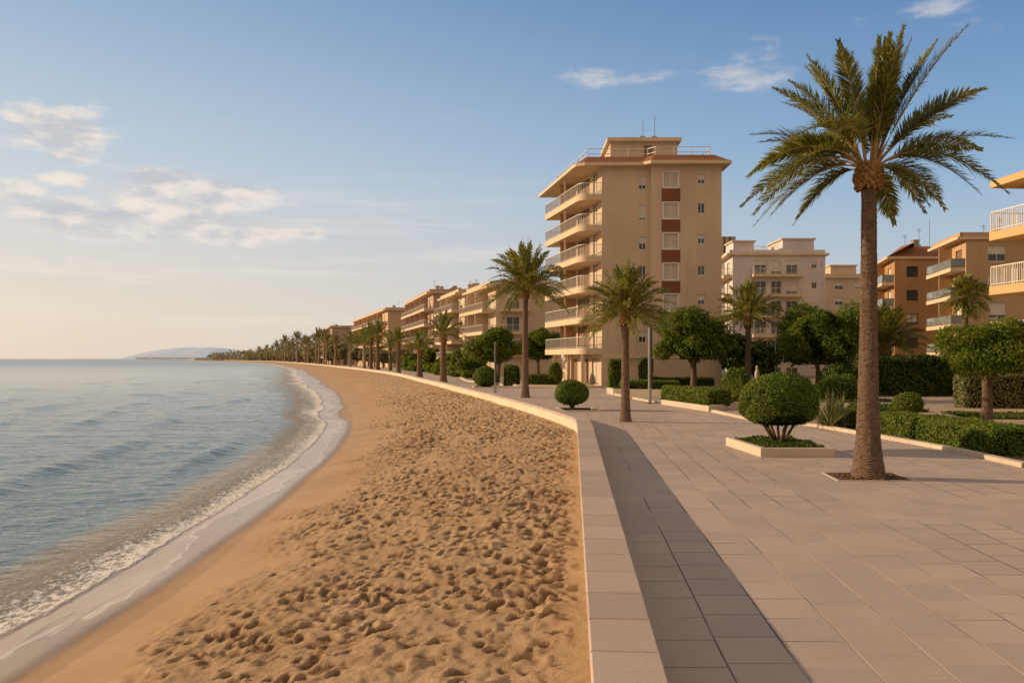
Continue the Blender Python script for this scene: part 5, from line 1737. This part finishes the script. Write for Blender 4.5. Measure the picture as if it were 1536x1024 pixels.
# clipped domes by the sea wall
clipped_ball('clipped_dome', 'clipped round shrub on a short stem by the wall corner, left of short palm', 2.93, 39.2, .04, (.81, .8, .66), .80, n=11000, leaf=.05, flat=.82, stems=[(0, 0), (.3, 0), (-.3, .1)])
planter_box('tree_grate_bed', 'low stone-edged bed under the clipped round shrub by the wall corner', [(2.35, 38.0), (4.25, 38.0), (4.1, 40.3), (2.2, 40.3)], .06, .16, None)
clipped_ball('clipped_dome', 'farther clipped dome shrub beside the thin lamp post, near the stout palm', -2.35, 70.4, .04, (1.03, 1.0, 1.0), .82, n=8000, leaf=.075, flat=.75, stems=[(0, 0), (.3, 0)])
planter_box('tree_grate_bed', 'low bed under the farther clipped dome beside the thin lamp post', [(-3.3, 69.2), (-1.3, 69.2), (-1.5, 71.8), (-3.6, 71.8)], .07, .16, None)

# planters before the tower
planter_box('long_planter', 'long raised stone planter with a clipped hedge, right of the lamp post on the paving', [(9.34, 38.0), (11.6, 40.8), (11.2, 47.5), (8.2, 44.0)], .26, .2, n=4200, leaf=.07)
hedge('clipped_hedge', 'wide clipped hedge in the long raised planter right of the lamp post', 9.55, 42.0, 1.35, 5.6, .2, .82, .24, None, .06, .25, LEAF_BOX)
planter_box('corner_planter', 'raised planter with hedge between the short date palm and the lamp post', [(7.0, 55.4), (11.8, 53.5), (11.8, 58.6), (6.9, 58.6)], .42, .22, n=3000, leaf=.09)
hedge('clipped_hedge', 'low hedge in the raised planter just left of the lamp post', 9.6, 55.9, 4.0, 1.9, .36, .62, -.05, None, .075, .22, LEAF_BOX)
hedge('clipped_hedge', 'long low hedge running behind the planters toward the round tree', 12.6, 49.8, 6.2, 1.3, .0, .75, .12, None, .075, .22, LEAF_BOX)
kerb_strip('garden_kerb', [(8.0, 45.2), (7.5, 50.2), (7.05, 55.2)], .22, .12, 'low stone edging behind the lamp post, leading to the raised corner planter', 'kerb')
hedge('hedge_block', 'tall boxy hedge under the tower, left of the short palm crown', 8.78, 66.6, 1.5, 1.4, 0, 2.45, 0, None, .085, .3, LEAF_BOX)
hedge('hedge_block', 'second tall boxy hedge under the tower, behind the lamp post', 11.1, 66.4, 1.1, 1.2, 0, 2.6, 0, None, .085, .3, LEAF_BOX)
hedge('clipped_hedge', 'low dark hedge along the foot of the tower wall', 14.2, 67.2, 5.4, 1.2, 0, .95, 0, None, .085, .25, LEAF_DARK)

# left of the tower
hedge('hedge_block', 'rounded block of clipped hedge standing left of the tall slim palm', -.05, 74.5, 1.5, 1.5, 0, 1.95, 0, None, .09, .5, LEAF_BOX)
hedge('clipped_hedge', 'low hedge along the kerb between the tall slim palm and the tower', 2.9, 73.6, 2.9, 1.3, 0, 1.1, 0, None, .085, .35, LEAF_BOX)
clipped_ball('cone_bush', 'pointed conical bush at the end of the low hedge beside the tower', 3.95, 73.2, 0, (.62, .6, 1.2), .95, n=3500, leaf=.09, flat=.7, cat='bush', mat=LEAF_FRESH, wob=.06)
bush('low_bush', 'low rounded bush between the farther clipped dome and the hedge block', -1.95, 76.5, 0, (.8, .8, 1.3), 2200, .12, LEAF_DARK, 4)
kerb_strip('garden_kerb', [(3.95, 71.6), (.4, 73.2), (-1.6, 76.2), (-5.0, 88), (-6.8, 104)], .3, .16, 'pale kerb under the hedges left of the tower, running back to the tall post', 'kerb')
for k, (x, y, w, h) in enumerate([(-6.2, 104, 2.2, 1.6), (-8.6, 112, 2.4, 1.5), (-11.2, 124, 2.6, 1.8), (-14.5, 140, 3, 1.8), (-19, 156, 3, 2.0), (-22.5, 170, 3, 2.2)]):
    bush('front_bush', 'green bush in the planting strip before the beach row', x + 1.5, y, 0, (w, w, h), 2600, .22, LEAF_MID if k % 2 else LEAF_FRESH, 60 + k, 'bushes before the beach row')

# garden behind
hedge('tall_hedge', 'tall dark hedge wall behind the small clipped ball', 27.2, 54.2, 7.6, 1.8, 0, 2.65, -.02, None, .11, .4, LEAF_DARK, wob=.12, loose=.15)
hedge('tall_hedge', 'grey-green hedge at the right edge behind the small airy tree', 25.9, 40.8, 6.0, 1.3, 0, 1.75, -.1, None, .075, .3, LEAF_GREY, wob=.07)
hedge('tall_hedge', 'dark hedge closing the garden behind the airy tree', 33.5, 58, 5.5, 1.5, 0, 2.5, -.1, None, .12, .4, LEAF_DARK, wob=.12)
for k, (x, y, w, h, mt, lab) in enumerate([
        (17.6, 49.5, .95, 1.25, LEAF_FRESH, 'bright bush behind the large clipped dome, left one of three'),
        (18.9, 48.0, 1.0, 1.05, LEAF_FRESH, 'bright bush behind the large clipped dome, middle one of three'),
        (20.6, 50.0, 1.3, 1.25, LEAF_MID, 'darker bush behind the spiky plant, right one of three'),
        (22.0, 54.0, 1.5, 1.7, LEAF_DARK, 'dark bush at the left end of the tall hedge wall'),
        (14.9, 53.5, 1.0, 1.6, LEAF_MID, 'leafy bush at the foot of the mid-height palm'),
        (13.4, 47.0, .8, .55, LEAF_MID, 'low cushion of green at the end of the long raised planter'),
        (23.6, 56.5, 1.6, 2.2, LEAF_DARK, 'shaded bush under the large tree, beside the tall hedge wall')]):
    bush('garden_bush', lab, x, y, 0, (w, w, h), 4200, .11, mt, 90 + k)
spiky('grass_clump', 'straw-coloured clump of ornamental grass beside the round tree', 12.7, 47.6, 0, 70, 1.0, .02, LEAF_DRY, heads=3, seed=11)
spiky('grass_clump', 'green sword-leaved clump left of the mid-height palm', 13.9, 50.2, 0, 60, 1.7, .03, LEAF_MID, heads=3, seed=12)
spiky('grass_clump', 'yellowish tuft right of the straw-coloured clump', 14.6, 48.8, 0, 50, .8, .02, LEAF_DRY, heads=3, seed=14)

def lawn(name, label, poly, n, seed, leaf=.09, hh=.14):
    r = np.random.default_rng(seed); xs = np.array(poly); x0, y0 = xs.min(0); x1, y1 = xs.max(0)
    P = np.stack([x0 + (x1 - x0) * r.random(n), y0 + (y1 - y0) * r.random(n), np.zeros(n)], 1)
    ok = np.ones(n, bool)
    for a, b in zip(poly, poly[1:] + poly[:1]):
        ok &= ((b[0] - a[0]) * (P[:, 1] - a[1]) - (b[1] - a[1]) * (P[:, 0] - a[0])) > 0
    P = P[ok]; P[:, 2] = .02 + hh * fbm(P[:, 0] * 1.5, P[:, 1] * 1.5, seed, 3) * r.random(len(P))
    m = MB(); V, f = leaf_cards(P, np.tile([[0, 0, 1.0]], (len(P), 1)), leaf, r, .8); m.arrays(V, f, 0)
    m.mat = 1; m.poly([(*p, .014) for p in poly])
    tag(make_obj(name, m, [GRASS, LAWNM]), label, 'lawn', None, 'stuff')
lawn('ground_cover', 'low patch of creeping plants left of the airy tree trunk', [(15.8, 37.8), (19.4, 37.2), (19.8, 40.5), (17.5, 41.5)], 5200, 1, .09, .32)
lawn('lawn', 'strip of lawn right of the airy tree trunk', [(19.2, 33.2), (26, 32), (26, 35.6), (19.8, 37)], 9000, 2, .08, .12)
lawn('lawn', 'lawn behind the planters below the round tree', [(12.0, 55), (18.6, 51.5), (19, 63), (12, 65)], 9000, 3, .12, .16)
lawn('lawn', 'shaded lawn under the large tree and the garden bushes', [(17.5, 45.5), (22.4, 46.5), (23.5, 66), (19.4, 66)], 9000, 4, .12, .16)

# ------------------------------------------------------------------ lamp posts
POSTM = mat_plain('post_metal', (.42, .40, .37), .35, .6, .5, .08)
POSTD = mat_plain('post_shade_and_plate', (.06, .055, .05), .45, .5, .3)
def lamp_post(label, x, y, h, w=.17, arm=False):
    t = Thing('lamp_post', label, 'lamp post', (x, y, 0))
    m = MB(); m.prism([(x - w / 2, y - w / 2), (x + w / 2, y - w / 2), (x + w / 2, y + w / 2), (x - w / 2, y + w / 2)], 0, h, .015)
    t.add('post', m, POSTM)
    m = MB(); m.box(x - .004, x + w / 2 + .014, y - w / 2 - .012, y - w / 2 - .002, h * .2, h - .04); t.add('painted_shade_strip', m, POSTD)  # dark right half painted on as the column's shaded side
    m = MB(); m.prism([(x - w * .8, y - w * .8), (x + w * .8, y - w * .8), (x + w * .8, y + w * .8), (x - w * .8, y + w * .8)], 0, .05, .012); t.add('base_plate', m, POSTD)
    return t
lamp_post('slim square metal lamp column on the paving between the short date palm and round tree', 7.73, 44.8, 4.3, .19)
lamp_post('thin lamp post by the sea wall, beside the farther clipped dome', -1.25, 60, 3.75, .17)
lamp_post('tallest lamp post, far back in front of the narrow blank-walled block', -7.0, 122, 10.2, .34)
lamp_post('thin dark pole standing in the shaded garden left of the large tree', 22.4, 68, 4.2, .12)

# weathered garden ornament half hidden in the shade
t = Thing('garden_statue', 'small pale stone garden ornament in the shade beside the mid-height palm trunk', 'statue', (19.0, 62.0, 0))
m = MB(); m.box(18.7, 19.3, 61.7, 62.3, 0, .9); t.add('plinth', m, STONE)
m = MB(); m.tube([(19, 62, .9), (19, 62, 1.1), (19, 62, 1.4), (19, 62, 1.62), (19, 62, 1.72), (19, 62, 1.9), (19, 62, 1.98)], [.2, .17, .19, .12, .08, .11, .03], 10); t.add('figure', m, STONE)

# kinds that repeat share a group
GROUPS = {'lamp_post': 'lamp posts of the promenade and garden', 'clipped_hedge': 'clipped box hedges', 'clipped_dome': 'clipped dome shrubs', 'garden_bush': 'loose bushes of the garden',
          'tall_hedge': 'tall hedges closing the garden', 'hedge_block': 'boxy hedge blocks near the tower', 'garden_kerb': 'stone edgings of the beds', 'grass_clump': 'clumps of ornamental grass',
          'palm_tree': 'date palms of the promenade and garden', 'spreading_tree': 'bright trees left of the tower', 'bushy_tree': 'dark trees in the shade of the garden', 'tree_grate_bed': 'low beds under the clipped domes'}
for o in list(COL.objects):
    if o.parent is None and o.get('category') and not o.get('group'):
        k = o.name.split('.')[0]
        if k in GROUPS: o['group'] = GROUPS[k]
        elif k == 'apartment_block': o['group'] = 'apartment blocks of the beach row' if o.location.x < 10 else 'apartment blocks behind the garden'
